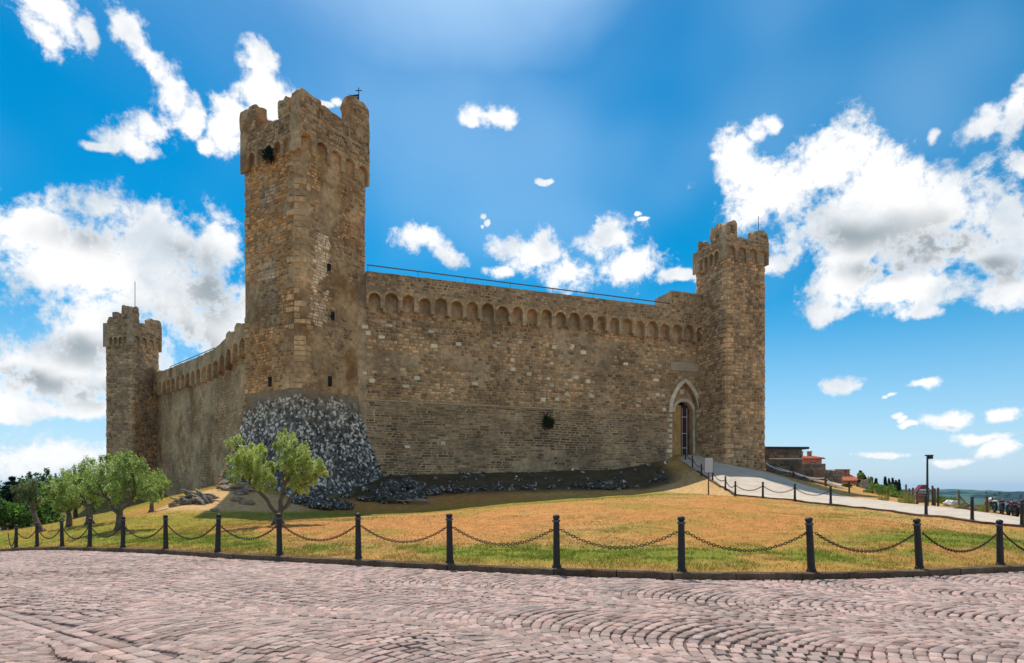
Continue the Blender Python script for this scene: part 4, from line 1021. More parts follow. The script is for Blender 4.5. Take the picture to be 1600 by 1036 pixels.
def chain_mesh(a, b, sag, pitch=.05, wr=.0105, lw=.021):
    a, b = Vector(a), Vector(b); L = (b - a).length; n = max(4, int((L + 2.67 * sag * sag / L) / pitch)); mb = MB()
    pt = lambda t: a.lerp(b, t) - Vector((0, 0, 4 * sag * t * (1 - t)))
    for k in range(n):
        p0, p1 = pt(k / n), pt((k + 1) / n); c = (p0 + p1) / 2; t = (p1 - p0).normalized(); half = (p1 - p0).length * .62
        s_ = t.cross(Vector((0, 0, 1))).normalized(); w_ = s_ if k % 2 else t.cross(s_).normalized()
        q = t.cross(w_)
        ring = [c + t * half * math.cos(2 * math.pi * m_ / 8) + w_ * lw * math.sin(2 * math.pi * m_ / 8) for m_ in range(8)]
        vs = []
        for m_ in range(8):
            rad = (ring[m_] - c).normalized()
            for z_ in range(3): an = 2 * math.pi * z_ / 3; vs.append(ring[m_] + (rad * math.cos(an) + q * math.sin(an)) * wr)
        fs = [(3 * m_ + z_, 3 * ((m_ + 1) % 8) + z_, 3 * ((m_ + 1) % 8) + (z_ + 1) % 3, 3 * m_ + (z_ + 1) % 3) for m_ in range(8) for z_ in range(3)]
        mb.add(vs, fs)
    return mb
cpts = [(-24.1, 30.6, float(roadZ(-24.1)) + .085)] + near_pts + [(14.0, 15.6, float(roadZ(14)) + .085)]
CL = ['leading to the far left bollard', 'between the first two bollards from the left', 'between the second and third bollards from the left', 'between the third and fourth bollards from the left', 'between the fourth and fifth bollards from the left',
 'right of the bollard before the largest left olive', 'below the heap of roots', 'left of the bollard before the lone olive', 'right of the bollard before the lone olive', 'between the first two bollards right of the lone olive',
 'between the second and third bollards right of the lone olive', 'left of the bollard below the gate', 'right of the bollard below the gate', 'left of the slightly leaning bollard', 'between the last two bollards on the right', 'running off past the last bollard on the right']
for i in range(len(cpts) - 1):
    a = Vector(cpts[i]) + Vector((0, 0, .72)); b = Vector(cpts[i + 1]) + Vector((0, 0, .72)); t = (b - a).normalized()
    o = chain_mesh(a + t * .09, b - t * .09, .29 * (b - a).length / 2.4 + .03).build('chain', M['rust'])
    tag(o, 'dark sagging iron chain ' + CL[i], 'chain', 'chains between the kerb bollards')
# second row along the path
R2 = [(1597,823,24.5),(1519,816,26.3),(1447,807,28.8),(1298,790,35),(1242,783,37.5),(1192,778,40),(1149,773,43.5),(1133.5,761,46.5),(1113.5,748,49.5),(1096,737,52.5),(1082,728,56),(1071,719,59)]
r2p = []
l2 = ['at the right edge of the picture beside the path', 'second from the right along the path', 'in line with the street lamp on the path edge', 'alone midway down the path edge', 'fourth from the sign along the path edge', 'third from the sign along the path edge',
 'second from the sign along the path edge', 'just right of the pale sign', 'behind the right edge of the pale sign', 'just left of the pale sign near the gate', 'second from the gate door', 'nearest to the gate door']
for i, (px, py, d) in enumerate(R2):
    x = (px - 800) / F * d; z = Hs(x, d - .1) + .05; r2p.append((x, d, z))
    o = copy_tree(proto); o.location = (x, d, z); o.rotation_euler = (0, 0, rnd(-.1, .1)); o['label'] = 'small black bollard ' + l2[i]; o['group'] = 'iron bollards along the path'
for i in range(3, 11):
    a = Vector(r2p[i]) + Vector((0, 0, .75)); b = Vector(r2p[i + 1]) + Vector((0, 0, .75))
    o = chain_mesh(a, b, .34 if i < 8 else .25, pitch=.1, wr=.014, lw=.035).build('chain', M['rust'])
    tag(o, 'thin chain beside the path %s' % ['left of the lone midway bollard', 'between the third and fourth bollards from the sign', 'between the second and third bollards from the sign', 'between the first two bollards right of the sign', 'just right of the pale sign', 'behind the pale sign', 'just left of the pale sign', 'nearest to the gate door'][i - 3], 'chain', 'chains along the path')

# ------------------------------------------------------------------ trees
def leaves(cl, ln, wd, pal, droop=0.3, shell=.45):
    """leaf faces spread through clusters (centre, radius(3), count)"""
    Vs, Cs = [], []
    for (c, r, n) in cl:
        n = int(n); d = RNG.normal(size=(n, 3)); d /= np.linalg.norm(d, axis=1)[:, None]
        rad = RNG.random(n) ** shell; p = np.array(c) + d * rad[:, None] * np.array(r)
        ax = RNG.normal(size=(n, 3)); ax[:, 2] -= droop; ax += d * .5; ax /= np.linalg.norm(ax, axis=1)[:, None]
        sd_ = np.cross(ax, RNG.normal(size=(n, 3))); sd_ /= np.linalg.norm(sd_, axis=1)[:, None]
        l = ln * RNG.uniform(.6, 1.35, n)[:, None]; w = wd * RNG.uniform(.7, 1.3, n)[:, None]
        Vs.append(np.stack([p - ax * l / 2, p + sd_ * w / 2, p + ax * l / 2, p - sd_ * w / 2], 1).reshape(-1, 3))
        k = RNG.integers(0, len(pal), n); base = np.array(pal)[k] * RNG.uniform(.75, 1.25, n)[:, None] * RNG.uniform(.85, 1.15)
        Cs.append(np.repeat(base, 4, axis=0))
    V = np.concatenate(Vs); return V, np.arange(len(V)).reshape(-1, 4), np.concatenate(Cs)
def limb(mb, a, b, r0, r1, bend=.2, n=6, seed=0.0, sides=7):
    a, b = Vector(a), Vector(b); L = (b - a).length; pts = []; rs_ = []
    for k in range(n + 1):
        t = k / n; q = a.lerp(b, t); q += Vector((mnoise.noise((t * 2 + seed, 1, 0)), mnoise.noise((t * 2 + seed, 5, 0)), .4 * mnoise.noise((t * 2 + seed, 9, 0)))) * bend * L * math.sin(math.pi * t)
        pts.append(q); rs_.append(r0 + (r1 - r0) * t)
    mb.tube(pts, rs_, sides); return pts
OLIVE = [(.48, .58, .13), (.56, .64, .18), (.38, .49, .09), (.64, .68, .34), (.52, .60, .13), (.30, .40, .07)]
def olive(name, label, base, trunk_h, tr, clusters, nleaf, ln, wd, pal=OLIVE, lean=(0, 0), group=None, stems=None, seed=0.0, cat='tree'):
    """clusters: (dx, dy, dz, r) relative to the base"""
    o = thing(name, label, cat, base, 0, group); mb = MB()
    fork = Vector((lean[0], lean[1], trunk_h))
    mz = sum(c[2] for c in clusters) / len(clusters); mx_ = [c[0] for c in clusters]; stems = [Vector(q) for q in stems] if stems else [Vector((min(mx_) * .45, 0, trunk_h + (mz - trunk_h) * .5)), Vector((max(mx_) * .4, .1, trunk_h + (mz - trunk_h) * .55)), Vector((lean[0], lean[1], trunk_h + .15))]
    for k, q in enumerate(stems): limb(mb, fork - Vector((0, 0, .06)), q, tr * .72, tr * .42, .22, 7, seed + 31 + k * 4.1, 8)
    limb(mb, (0, 0, -.15), fork, tr * 1.35, tr * .85, .12, 6, seed, 9)
    for k in range(5):
        a = k * 1.26 + seed; mb.tube([(math.cos(a) * tr * .5, math.sin(a) * tr * .5, tr * 1.6), (math.cos(a) * tr * 1.5, math.sin(a) * tr * 1.5, .02), (math.cos(a) * tr * 2.3, math.sin(a) * tr * 2.3, -.12)], [tr * .55, tr * .45, tr * .15], 6)
    mains = []
    for i, (dx, dy, dz, r) in enumerate(clusters):
        c = Vector((dx, dy, dz)); st = min(stems, key=lambda q: (q - c).length)
        pts = limb(mb, st - Vector((0, 0, .04)), c, tr * (.36 if r > .45 else .26), tr * .08, .3, 7, seed + i * 2.3, 6)
        for q in range(5):
            e = c + Vector((rnd(-1, 1), rnd(-1, 1), rnd(-.5, 1))) * r * .8; limb(mb, pts[4 + q % 3], e, tr * .14, tr * .04, .2, 4, seed + q, 4)
    mb.build('trunk', M['bark'], o, smooth=True)
    cl = []
    tot = sum(c[3] ** 2 for c in clusters)
    for (dx, dy, dz, r) in clusters:
        nn = nleaf * r * r / tot
        cl.append(((dx, dy, dz), (r * .75, r * .75, r * .65), nn * .2))
        for q in range(15):
            a = RNG.normal(size=3); a /= np.linalg.norm(a); a[2] = a[2] * .8; rq = r * rnd(.12, .3)
            cl.append(((dx + a[0] * r * .9, dy + a[1] * r * .9, dz + a[2] * r * .9 - .05), (rq * .8, rq * .8, rq * rnd(1.0, 2.2)), nn * .053))
    V, Q, C = leaves(cl, ln, wd, pal)
    link('crown', np_mesh('crown', V, Q, C), M['leaf'], o)
    return o
b = ground(435, 24.5)
olive('olive_tree', 'lone bright green olive tree with a forked trunk before the black tower foot', b, .42, .14,
  [(-1.72, .1, 3.15, .36), (-1.45, .1, 2.55, .58), (-1.5, -.1, 1.9, .42), (-.95, -.2, 2.7, .56), (-.8, .1, 2.15, .6), (-.5, -.1, 1.7, .46), (.15, .2, 3.25, .48), (.3, .1, 2.6, .6), (.9, .1, 2.75, .46), (.75, -.2, 2.1, .66), (1.25, 0, 2.2, .5), (1.62, 0, 2.05, .3), (.85, .1, 1.6, .46), (.35, .3, 1.75, .34), (1.2, .2, 1.75, .28)],
  27000, .12, .024, seed=1.2, stems=[(-.85, 0, 1.35), (.22, 0, 1.55), (.55, .1, 1.15)])
TG = 'olive trees of the left grove'
DG = [(.28, .41, .08), (.37, .50, .11), (.44, .55, .16), (.54, .60, .28), (.18, .28, .05)]
b = ground(187, 27.5)
olive('olive_tree', 'largest spreading olive of the left grove before the far tower', b, .75, .15, [(-1.0, 0, 2.2, .7), (-.3, .2, 2.75, .75), (.55, 0, 2.55, .75), (1.1, .1, 1.9, .62), (.3, -.3, 1.75, .7), (-.9, .2, 1.5, .6), (-1.4, 0, 1.75, .5), (0.1, .3, 3.1, .42), (.9, -.2, 2.95, .35), (1.5, 0, 1.55, .35)], 13000, .12, .034, DG, group=TG, seed=3.0)
b = ground(237, 37.5)
olive('olive_tree', 'small olive standing right of the grove against the shaded wall', b, .9, .10, [(-.35, 0, 1.9, .55), (.3, 0, 2.1, .5), (.65, .1, 1.7, .42), (-.6, 0, 1.45, .38), (0.05, -.2, 1.5, .4)], 5000, .12, .036, DG, group=TG, seed=5.0)
b = ground(140, 33)
olive('olive_tree', 'middle olive of the left grove with its crown touching its neighbours', b, .9, .14, [(-.7, 0, 2.3, .8), (.4, 0, 2.8, .85), (.0, 0, 1.8, .8), (.9, 0, 2.1, .7), (-1.0, .2, 1.6, .55)], 9500, .13, .038, DG, group=TG, seed=7.0)
b = ground(108, 35)
olive('olive_tree', 'rounded olive left of the middle of the left grove', b, .85, .14, [(-.6, 0, 2.4, .75), (.3, 0, 2.6, .7), (-.9, 0, 1.7, .65), (.5, 0, 1.8, .7), (-.1, -.3, 1.4, .5)], 8500, .13, .038, DG, group=TG, seed=9.0)
b = ground(66, 33)
olive('olive_tree', 'sparse olive with a leaning bare trunk at the left of the grove', b, 1.25, .12, [(-.75, 0, 2.4, .5), (-.95, 0, 1.85, .42), (-.4, 0, 2.0, .4), (-1.2, 0, 2.3, .35)], 3600, .12, .036, [(.16, .22, .08), (.22, .28, .12), (.12, .17, .05)], lean=(-.55, 0), group=TG, seed=12.0)
WOOD = [(.09, .21, .03), (.13, .28, .04), (.17, .33, .05), (.06, .13, .025)]
def broad(name, label, px, d, h, w, nleaf, pal=WOOD, sz=.3, group='trees beyond the left edge of the lawn', zb=None):
    x = (px - 800) / F * d; z = Hs(x, d) if zb is None else zb; cl = []
    for k in range(9):
        cl.append((rnd(-.5, .5) * w, rnd(-.4, .4) * w, h * rnd(.35, .86), w * rnd(.22, .32)))
    return olive(name, label, (x, d, z), h * .3, w * .035 + .04, cl, nleaf, sz, sz * .5, pal, group=group, seed=px * .1, cat='tree')
broad('leafy_tree', 'bright green leafy tree at the far left edge below the dark conifer', 6, 52, 3.7, 4.6, 9000)
broad('leafy_tree', 'dense green tree behind the leaning olive', 42, 56, 4.4, 4.6, 8000)
broad('leafy_tree', 'dark blue green tree in the gap right of the leaning olive', 78, 66, 6.0, 5.0, 6500, [(.06, .14, .05), (.08, .18, .06), (.05, .11, .05)])
broad('leafy_tree', 'dark tree behind the middle olives of the grove', 118, 70, 5.0, 5.0, 6000, [(.06, .14, .05), (.085, .18, .06)])
def conifer(label, px, d, ptop, pbase, w, tiers=9, tier=True):
    pt = P(px, ptop, d); pb_ = P(px, pbase, d); h = pt.z - pb_.z; o = thing('conifer', label, 'tree', pb_)
    mb = MB(); mb.tube([(0, 0, -1.0), (0, 0, h * .6), (0, 0, h)], [.22, .12, .03], 7); mb.build('trunk', M['bark'], o)
    cl = []
    for k in range(tiers):
        t = k / (tiers - 1); rr_ = w * (1 - t) ** .8 + .15; zz = h * (.22 + .78 * t)
        for m_ in range(7):
            a = m_ * .9 + k * .5
            for s_ in (.35, .7, 1.0): cl.append(((math.cos(a) * rr_ * s_, math.sin(a) * rr_ * s_, zz - .25 * rr_ * s_ + .15), (rr_ * .2 + .05, rr_ * .2 + .05, .13), 26))
    V, Q, C = leaves(cl, .28, .09, [(.018, .045, .025), (.025, .06, .03), (.015, .035, .02)], 0.0)
    link('crown', np_mesh('crown', V, Q, C), M['leaf'], o)
conifer('dark tiered conifer rising above the left edge of the trees', 19, 54, 750, 815, 1.45)
def cypress(label, px, d, ptop, pbase, w, group='cypresses beyond the path'):
    pt = P(px, ptop, d); pb_ = P(px, pbase, d); h = pt.z - pb_.z; o = thing('cypress', label, 'tree', pb_, 0, group)
    mb = MB(); mb.tube([(0, 0, -1.5), (0, 0, h * .5)], [.16, .06], 6); mb.build('trunk', M['bark'], o)
    cl = []
    for k in range(14):
        t = (k + .3) / 14; rr_ = w * (1 - t) ** .55 * (.6 + .6 * min(1, t * 5)) * .5 + .04
        for m_ in range(3): a = rnd(0, 6.3); cl.append(((math.cos(a) * rr_ * .35, math.sin(a) * rr_ * .35, h * t * .98), (rr_ * .75, rr_ * .75, h / 14 * .9), 70))
    V, Q, C = leaves(cl, .26, .11, [(.016, .04, .018), (.022, .052, .022), (.012, .03, .014)], -1.2)
    link('crown', np_mesh('crown', V, Q, C), M['leaf'], o)
cy = [(1344.5,75,735,790,1.0,'tall dark cypress just right of the red roofed house'),(1351,80,742,790,.9,'shorter cypress touching the tall one near the red roof'),(1361,85,745,792,1.0,'dark cypress behind the dead stump'),(1369,88,747,792,1.0,'cypress just right of the dead stump'),
      (1383,105,744,790,1.1,'leftmost and tallest of the five slender cypresses on the slope'),(1389,108,747,790,.9,'second of the five slender cypresses on the slope'),(1394.5,105,746,790,1.0,'third and middle of the five slender cypresses'),(1400,107,750,790,1.1,'fourth of the five slender cypresses on the slope'),(1405,104,749,790,.9,'rightmost of the five slender cypresses on the slope')]
for (px, d, a, b_, w, lb) in cy: cypress(lb, px, d, a, b_, w)
def shrub(name, label, c, r, n, ln, wd, pal, group=None, droop=-.3):
    o = thing(name, label, 'shrub', c, 0, group); cl = []
    mb = MB()
    for k in range(7):
        a = RNG.normal(size=3); a /= np.linalg.norm(a); q = (a[0] * r[0] * .6, a[1] * r[1] * .6, abs(a[2]) * r[2] * .7 + .15 * r[2]); rr_ = rnd(.35, .55)
        cl.append((q, (r[0] * rr_, r[1] * rr_, r[2] * rr_), n / 7)); mb.tube([(0, 0, -.05), (q[0] * .5, q[1] * .5, q[2] * .4), q], [.03, .02, .008], 4)
    mb.build('stem', M['bark'], o)
    V, Q, C = leaves(cl, ln, wd, pal, droop); link('foliage', np_mesh('foliage', V, Q, C), M['leaf'], o); return o
BUSH = [(.13, .22, .03), (.17, .27, .04), (.22, .30, .06), (.09, .15, .03)]
for (px, d, r, lb) in ((1372, 50, 1.1, 'bright green bush at the foot of the dead stump'), (1390, 51, 1.3, 'broad green bush below the five cypresses'), (1408, 48, .9, 'green bush right of the five cypresses'), (1472, 46, 1.0, 'low green bush right of the street lamp'), (1487, 45, .9, 'green bush left of the wooden post on the bank'), (1360, 55, 1.0, 'small bush left of the dead stump'), (1565, 46, 1.1, 'dark green bush behind the parked motorbikes'), (1322, 53, .45, 'grey green bush at the end of the rubble wall')):
    c = ground(px, d); shrub('shrub', lb, c, (r, r, r * .5), 1500, .16, .06, BUSH, 'shrubs on the bank above the path')
for (px, d, lb) in ((1354, 60, 'loose pale green tree above the dead stump'),):
    broad('leafy_tree', lb, px, d, 2.7, 1.1, 1200, [(.20, .28, .06), (.14, .22, .04)], .2, group=None, zb=P(px, 781, d).z)
# tufts of tall grass at the edge of the bank
tv = []
for (px, d) in ((1412, 42), (1418, 41), (1426, 41), (1500, 38), (1380, 44), (1536, 36)):
    for k in range(90):
        c = ground(px + rnd(-9, 9), d + rnd(-.6, .6)); h = rnd(.3, .9); a = rnd(0, 6.28); l = rnd(0, .35); tv += [c + Vector((-.012, 0, 0)), c + Vector((.012, 0, 0)), c + Vector((math.cos(a) * l, math.sin(a) * l, h))]
link('tall_grass', np_mesh('tall_grass', [tuple(v) for v in tv], np.arange(len(tv)).reshape(-1, 3), np.tile((.28, .30, .07), (len(tv), 1))), M['blade'], kind='stuff')
# vegetation on the masonry
def wallshrub(label, fr, u, z, r, n, pal):
    c = fr.p(u, z, .05); return shrub('wall_plant', label, c, r, n, .2, .08, pal, None, .4)
wallshrub('dark green plant rooted in the middle of the long wall', mf, ufrom(mf, 855), EYE + 96 / F * 55.5, (.75, .3, 1.25), 1100, [(.05, .075, .02), (.07, .10, .03), (.10, .10, .04)])
wallshrub('dark ivy clump under the battlements of the tallest tower', ffe[3], ftL * .52, 25.6, (.55, .55, 1.0), 900, [(.02, .035, .012), (.03, .05, .015)])

# ------------------------------------------------------------------ rocks, roots and dry branches
def rock(name, label, c, size, mat, group=None, seed=0.0, cat='rock', rz=0.0):
    import bmesh
    bm = bmesh.new(); bmesh.ops.create_icosphere(bm, subdivisions=3, radius=1.0)
    for v in bm.verts:
        q = v.co.normalized(); k = 1 + .42 * mnoise.noise(q * 1.3 + Vector((seed, 0, seed))) - .38 * abs(mnoise.noise(q * 2.6 + Vector((0, seed, 3)))) + .14 * mnoise.cell(q * 2.2 + Vector((seed, 1, 2))) + .09 * mnoise.noise(q * 7 + Vector((seed, 3, 1)))
        p = q * k; p.z = max(p.z, -.55); v.co = Vector((p.x * size[0], p.y * size[1], p.z * size[2]))
    me = bpy.data.meshes.new(name); bm.to_mesh(me); bm.free(); a = me.color_attributes.new('Col', 'FLOAT_COLOR', 'POINT'); a.data.foreach_set('color', np.ones(len(me.vertices) * 4, dtype=np.float32))
    me.materials.append(M[mat]); o = bpy.data.objects.new(name, me); COL.objects.link(o); o.location = c; o.rotation_euler = (0, 0, rz); return tag(o, label, cat, group)
DR = [(492,43.2,1.0,.8),(515,42.9,1.2,.8),(540,42.3,.9,.6),(500,41.3,1.1,.75),(470,42.3,.9,.8),(605,45.5,1.0,.8),(628,45.8,1.2,.9),(648,46.3,1.1,.7),(590,46.5,.9,.6),(612,47.5,1.1,1.0),(640,48.3,1.2,.9),
      (672,47.5,.8,.5),(690,48,.7,.5),(712,48.2,.9,.6),(735,48.8,.7,.4),(755,49.2,.6,.4),(780,49.5,.6,.35),(822,50.2,.6,.4),(925,51.6,.9,.5),(945,52,1.0,.55),(965,52.3,.9,.45),(1022,54.2,.6,.4),(1033,54.3,.5,.4),(900,52,.5,.4),(655,47.8,.7,.7),(575,45.4,.8,.5)]
_ow = ['leftmost', 'second', 'third', 'fourth', 'fifth', 'sixth', 'seventh', 'eighth', 'ninth', 'tenth', 'eleventh', 'twelfth', 'thirteenth', 'fourteenth', 'fifteenth', 'sixteenth', 'seventeenth', 'eighteenth', 'nineteenth', 'twentieth', 'twenty first', 'twenty second', 'twenty third', 'twenty fourth', 'twenty fifth', 'rightmost']
rlab = {}
for k_, i_ in enumerate(sorted(range(len(DR)), key=lambda q: DR[q][0])):
    rlab[i_] = '%s%s dark rock from the left along the %s' % ('big ' if DR[i_][2] >= 1 else '', _ow[k_], 'foot of the black talus' if DR[i_][0] < 600 else 'shaded foot of the long wall')
    if k_ in (0, 25): rlab[i_] = rlab[i_].replace(' from the left', '')
for i, (px, d, w, h) in enumerate(DR):
    c = ground(px, d); rock('rock', rlab[i], c + Vector((0, 0, h * .12)), (w * rnd(.7, 1.0), w * rnd(.6, .9), h * rnd(.6, .9)), 'rock', 'dark rocks along the castle foot', i * 2.7, rz=rnd(0, 6))
for i, (px, d, w, h, lb) in enumerate([(362,43.0,.9,.28,'flat rock slab at the left foot of the black talus'),(378,42.0,.7,.25,'flat rock slab in the middle of the sandy slope'),(352,44,.8,.35,'rock slab half buried at the top of the sandy slope'),(384,38.5,.45,.3,'jumbled dark rock low on the sandy slope'),(372,39.2,.4,.25,'small rock beside the jumbled rock on the sandy slope'),(336,36,.35,.12,'flat stone near the bottom of the sandy slope'),(395,43.2,.7,.3,'rock slab behind the lone olive'),(275,38,.4,.25,'rounded stone left of the heap of roots'),(331,40,.5,.25,'flat rock just above the heap of roots')]):
    rock('rock', lb, ground(px, d) + Vector((0, 0, h * .15)), (w, w * .7, h), 'sandrock', 'rocks on the sandy slope', 40 + i * 3.1, rz=rnd(0, 3))
o = thing('root_heap', 'tangled heap of grey roots and cut logs on the slope below the castle', 'root heap', ground(304, 38.5))
for k in range(26):
    a = rnd(-.5, .9); L = rnd(.7, 1.7); c = Vector((rnd(-1.0, 1.0), rnd(-.5, .5), 0)); c.z = max(.06, .62 * (1 - abs(c.x) / 1.25) * rnd(.1, 1.2)) + (Hs(o.location.x + c.x, o.location.y + c.y) - o.location.z)
    d_ = Vector((math.cos(a + .2), rnd(-.5, .5), -.55 * math.sin(a) - .1)).normalized() * L / 2; mb = MB(); q = rnd(.05, .13); g = rnd(.55, 1.25)
    pts = [c - d_ + Vector((0, 0, -.05)), c - d_ * .4 + Vector((rnd(-.1, .1), 0, rnd(0, .14))), c + d_ * .3 + Vector((rnd(-.1, .1), 0, rnd(0, .14))), c + d_ + Vector((0, 0, -.1))]
    mb.tube(pts, [q * .6, q, q * .9, q * .5], 7, (g, g, g)); mb.build('root', M['root'], o, smooth=True)
o = thing('branch_heap', 'pale dry branches lying against the dark rocks right of the talus', 'branch heap', ground(642, 45))
for k in range(11):
    a = rnd(-.6, .4); L = rnd(.8, 2.0); c = Vector((rnd(-1.2, .5), rnd(-.4, .3), 0)); g0 = Hs(o.location.x + c.x, o.location.y + c.y) - o.location.z; c.z = g0 + .15 + .3 * rnd(0, 1)
    e = c + Vector((L * .8, rnd(-.3, .2), 0)); e.z = Hs(o.location.x + e.x, o.location.y + e.y) - o.location.z + .05; mb = MB(); m_ = c.lerp(e, .5) + Vector((0, 0, .12)); g = rnd(.8, 1.9)
    mb.tube([c, m_, e], [.05, .04, .02], 5, (g, g * .93, g * .8)); mb.build('branch', M['root'], o)

mb = MB()
for k in range(130):                                             # loose rubble strewn over the bank below the walls
    px = rnd(480, 1045); d0 = 44.5 + (px - 480) / 560 * 8.5; d = d0 + rnd(0, 1) ** 1.5 * 6.5; c = ground(px, d); q = rnd(.08, .3) * (1.3 if px < 700 else 1); a = rnd(0, 6.3); g = rnd(.5, 3.2) if random.random() < .5 else rnd(.5, 1.2)
    v, f_ = random.choice(hexv); ax = Matrix.Rotation(a, 3, 'Z') @ Matrix.Rotation(rnd(-.5, .5), 3, 'X')
    mb.add([c + ax @ Vector((p[0] * q * 2, p[1] * q * 1.5, (p[2] - .3) * q * 1.1)) for p in v], [w_[:3] if w_[2] == w_[3] else w_ for w_ in f_], (g, g, g))
mb.build('rubble', M['rock'], kind='stuff')

# ------------------------------------------------------------------ sign by the gate, vane, lamp
b = ground(1107, 41.5)
o = thing('information_sign', 'blank pale sign panel on a thin dark post beside the path to the gate', 'sign', b)
hgt = P(1107, 738, 41.5).z - b.z
mb = MB(); mb.box((0, 0, hgt / 2 + .3), (.07, .07, hgt + .9)); mb.build('post', M['wood'], o)
mb = MB(); mb.box((0, -.06, hgt + .46), (.54, .03, .95)); mb.build('panel', M['panel'], o)
mb = MB()
for (x, z, w, h) in ((-.285, .46, .025, .99), (.285, .46, .025, .99), (0, -.03, .595, .02), (0, .95, .595, .02)): mb.box((x, -.06, hgt + z), (w, .045, h))
mb.build('frame', M['steel'], o)
q = ffe[0].p(ftL * .90, 32.0, -.5)
o = thing('weather_vane', 'black iron weather vane with a swallow tailed pennant and cross on the tallest merlon', 'weather vane', q)
mb = MB(); mb.tube([(0, 0, -.3), (0, 0, 1.35)], .035, 6); mb.build('pole', M['iron'], o)
mb = MB(); mb.box((0, 0, 1.12), (.5, .04, .05)); mb.build('cross_bar', M['iron'], o)
for z in (.45, .66): 
    mb = MB(); mb.add([(0, -.02, z), (0, -.02, z + .17), (-.55, -.02, z + .10), (-.85, -.02, z + .15), (-.62, -.02, z + .05), (-.85, -.02, z - .03), (0, .02, z), (0, .02, z + .17), (-.55, .02, z + .10), (-.85, .02, z + .15), (-.62, .02, z + .05), (-.85, .02, z - .03)],
       [(0, 1, 2, 4), (2, 3, 4), (0, 4, 5), (6, 10, 8, 7), (8, 10, 9), (6, 11, 10), (0, 6, 7, 1), (1, 7, 8, 2), (2, 8, 9, 3), (3, 9, 10, 4), (4, 10, 11, 5), (5, 11, 6, 0)]); mb.build('pennant', M['iron'], o)
d = 37.5; b = ground(1449, d); hgt = P(1449, 713, d).z - b.z
o = thing('street_lamp', 'dark street lamp with a single box head beside the path', 'street lamp', b)
mb = MB(); mb.tube([(0, 0, -.2), (0, 0, hgt * .5), (0, 0, hgt)], [.075, .06, .05], 8); mb.build('post', M['iron'], o)
mb = MB(); mb.box((.10, 0, hgt + .05), (.36, .24, .07)); mb.box((.16, 0, hgt - .06), (.22, .22, .15)); mb.build('lamp_head', M['iron'], o)
mb = MB(); mb.box((.17, -.01, hgt - .15), (.18, .18, .03)); mb.build('diffuser', M['glass'], o)

# ------------------------------------------------------------------ buildings and walls on the right
def wall_thing(name, label, cat, pa, pb_, dep, mat, hc=.3, wd=(.3, .8), ntone=(.6, 1.4), stones=True, topvar=.0):
    """a wall block: (px, ptop, d) to (px, ptop, d), sunk into the ground"""
    a, b = P(*pa), P(*pb_); f = Frame(a, b); o = thing(name, label, cat, (a.x, a.y, 0)); n = 12; us = np.linspace(0, f.L, n)
    tops = [a.z + (b.z - a.z) * u / f.L + topvar * mnoise.noise((u * .9, 3, 1)) for u in us]; V, Fc = strip(f, list(us), [-4.0] * n, tops, -dep, 0)
    mb = MB(); mb.add(place(V, o), Fc); mb.build('core', M[mat], o)
    if stones:
        zt = lambda u: a.z + (b.z - a.z) * u / f.L
        sts = courses(f, 0, f.L, -1.5, max(a.z, b.z), hc, wd, tone=lambda u, v: BR(*ntone), mask=lambda uc, vc, a_, b_, c_, d_: d_ < zt(uc) - .02 + topvar and random.random() < .93, proud=(.02, .1))
        lay(sts, mat, o, 60)
    return o, f
h1, hf = wall_thing('stone_building', 'low grey stone building with a flat dark roof beside the slim gate tower', 'building', (1193, 702, 61.5), (1253, 702, 61.8), 5.0, 'greystone', .26, (.3, .7))
zt = P(1253, 702, 61.8).z
mb = MB(); V = [hf.p(u, z, h) for z in (zt + .01, zt + .22) for (u, h) in ((-.3, .35), (hf.L + .55, .35), (hf.L + .55, -5.3), (-.3, -5.3))]
mb.add(place(V, h1), [(3, 2, 1, 0), (4, 5, 6, 7), (0, 1, 5, 4), (1, 2, 6, 5), (2, 3, 7, 6), (3, 0, 4, 7)]); mb.build('roof', M['slab'], h1)
fbox(hf, .5, hf.L - .1, zt - .98, zt - .86, .0, .16, 'pale', h1, 'ledge', (.8, .78, .75))
wall_thing('terrace_wall', 'lower stone wall stepping down from the flat roofed building', 'wall', (1252.5, 724, 60.2), (1290, 725, 61.0), 1.2, 'greystone', .26, (.3, .8), topvar=.15)
wall_thing('rubble_wall', 'ruined rubble wall with a broken top at the end of the terrace', 'wall', (1289, 733, 57.5), (1316, 739, 58.5), 1.2, 'greystone', .3, (.25, .6), topvar=.5)
wall_thing('retaining_wall', 'low rough stone wall sloping down along the upper edge of the path', 'wall', (1197, 727, 57.6), (1318, 765, 51.0), .8, 'greystone', .26, (.3, .8), topvar=.12)
o = thing('rope_rail', 'pale sagging rope rail on posts above the low rough wall', 'rope', ground(1240, 56))
rp = [P(1197, 724, 57.2), P(1240, 737, 55), P(1290, 747, 52), P(1316, 757, 50.8)]
for i in range(3):
    mb = MB(); a, b = rp[i], rp[i + 1]; mb.tube(place([a.lerp(b, t / 8) - Vector((0, 0, .9 * (t / 8) * (1 - t / 8))) for t in range(9)], o), .04, 5); mb.build('rope', M['white'], o, label=None)
for q in rp[1:3]:
    mb = MB(); mb.box(Vector((q.x, q.y, q.z - .7)) - o.location, (.14, .14, 1.7)); mb.build('post', M['wood'], o)
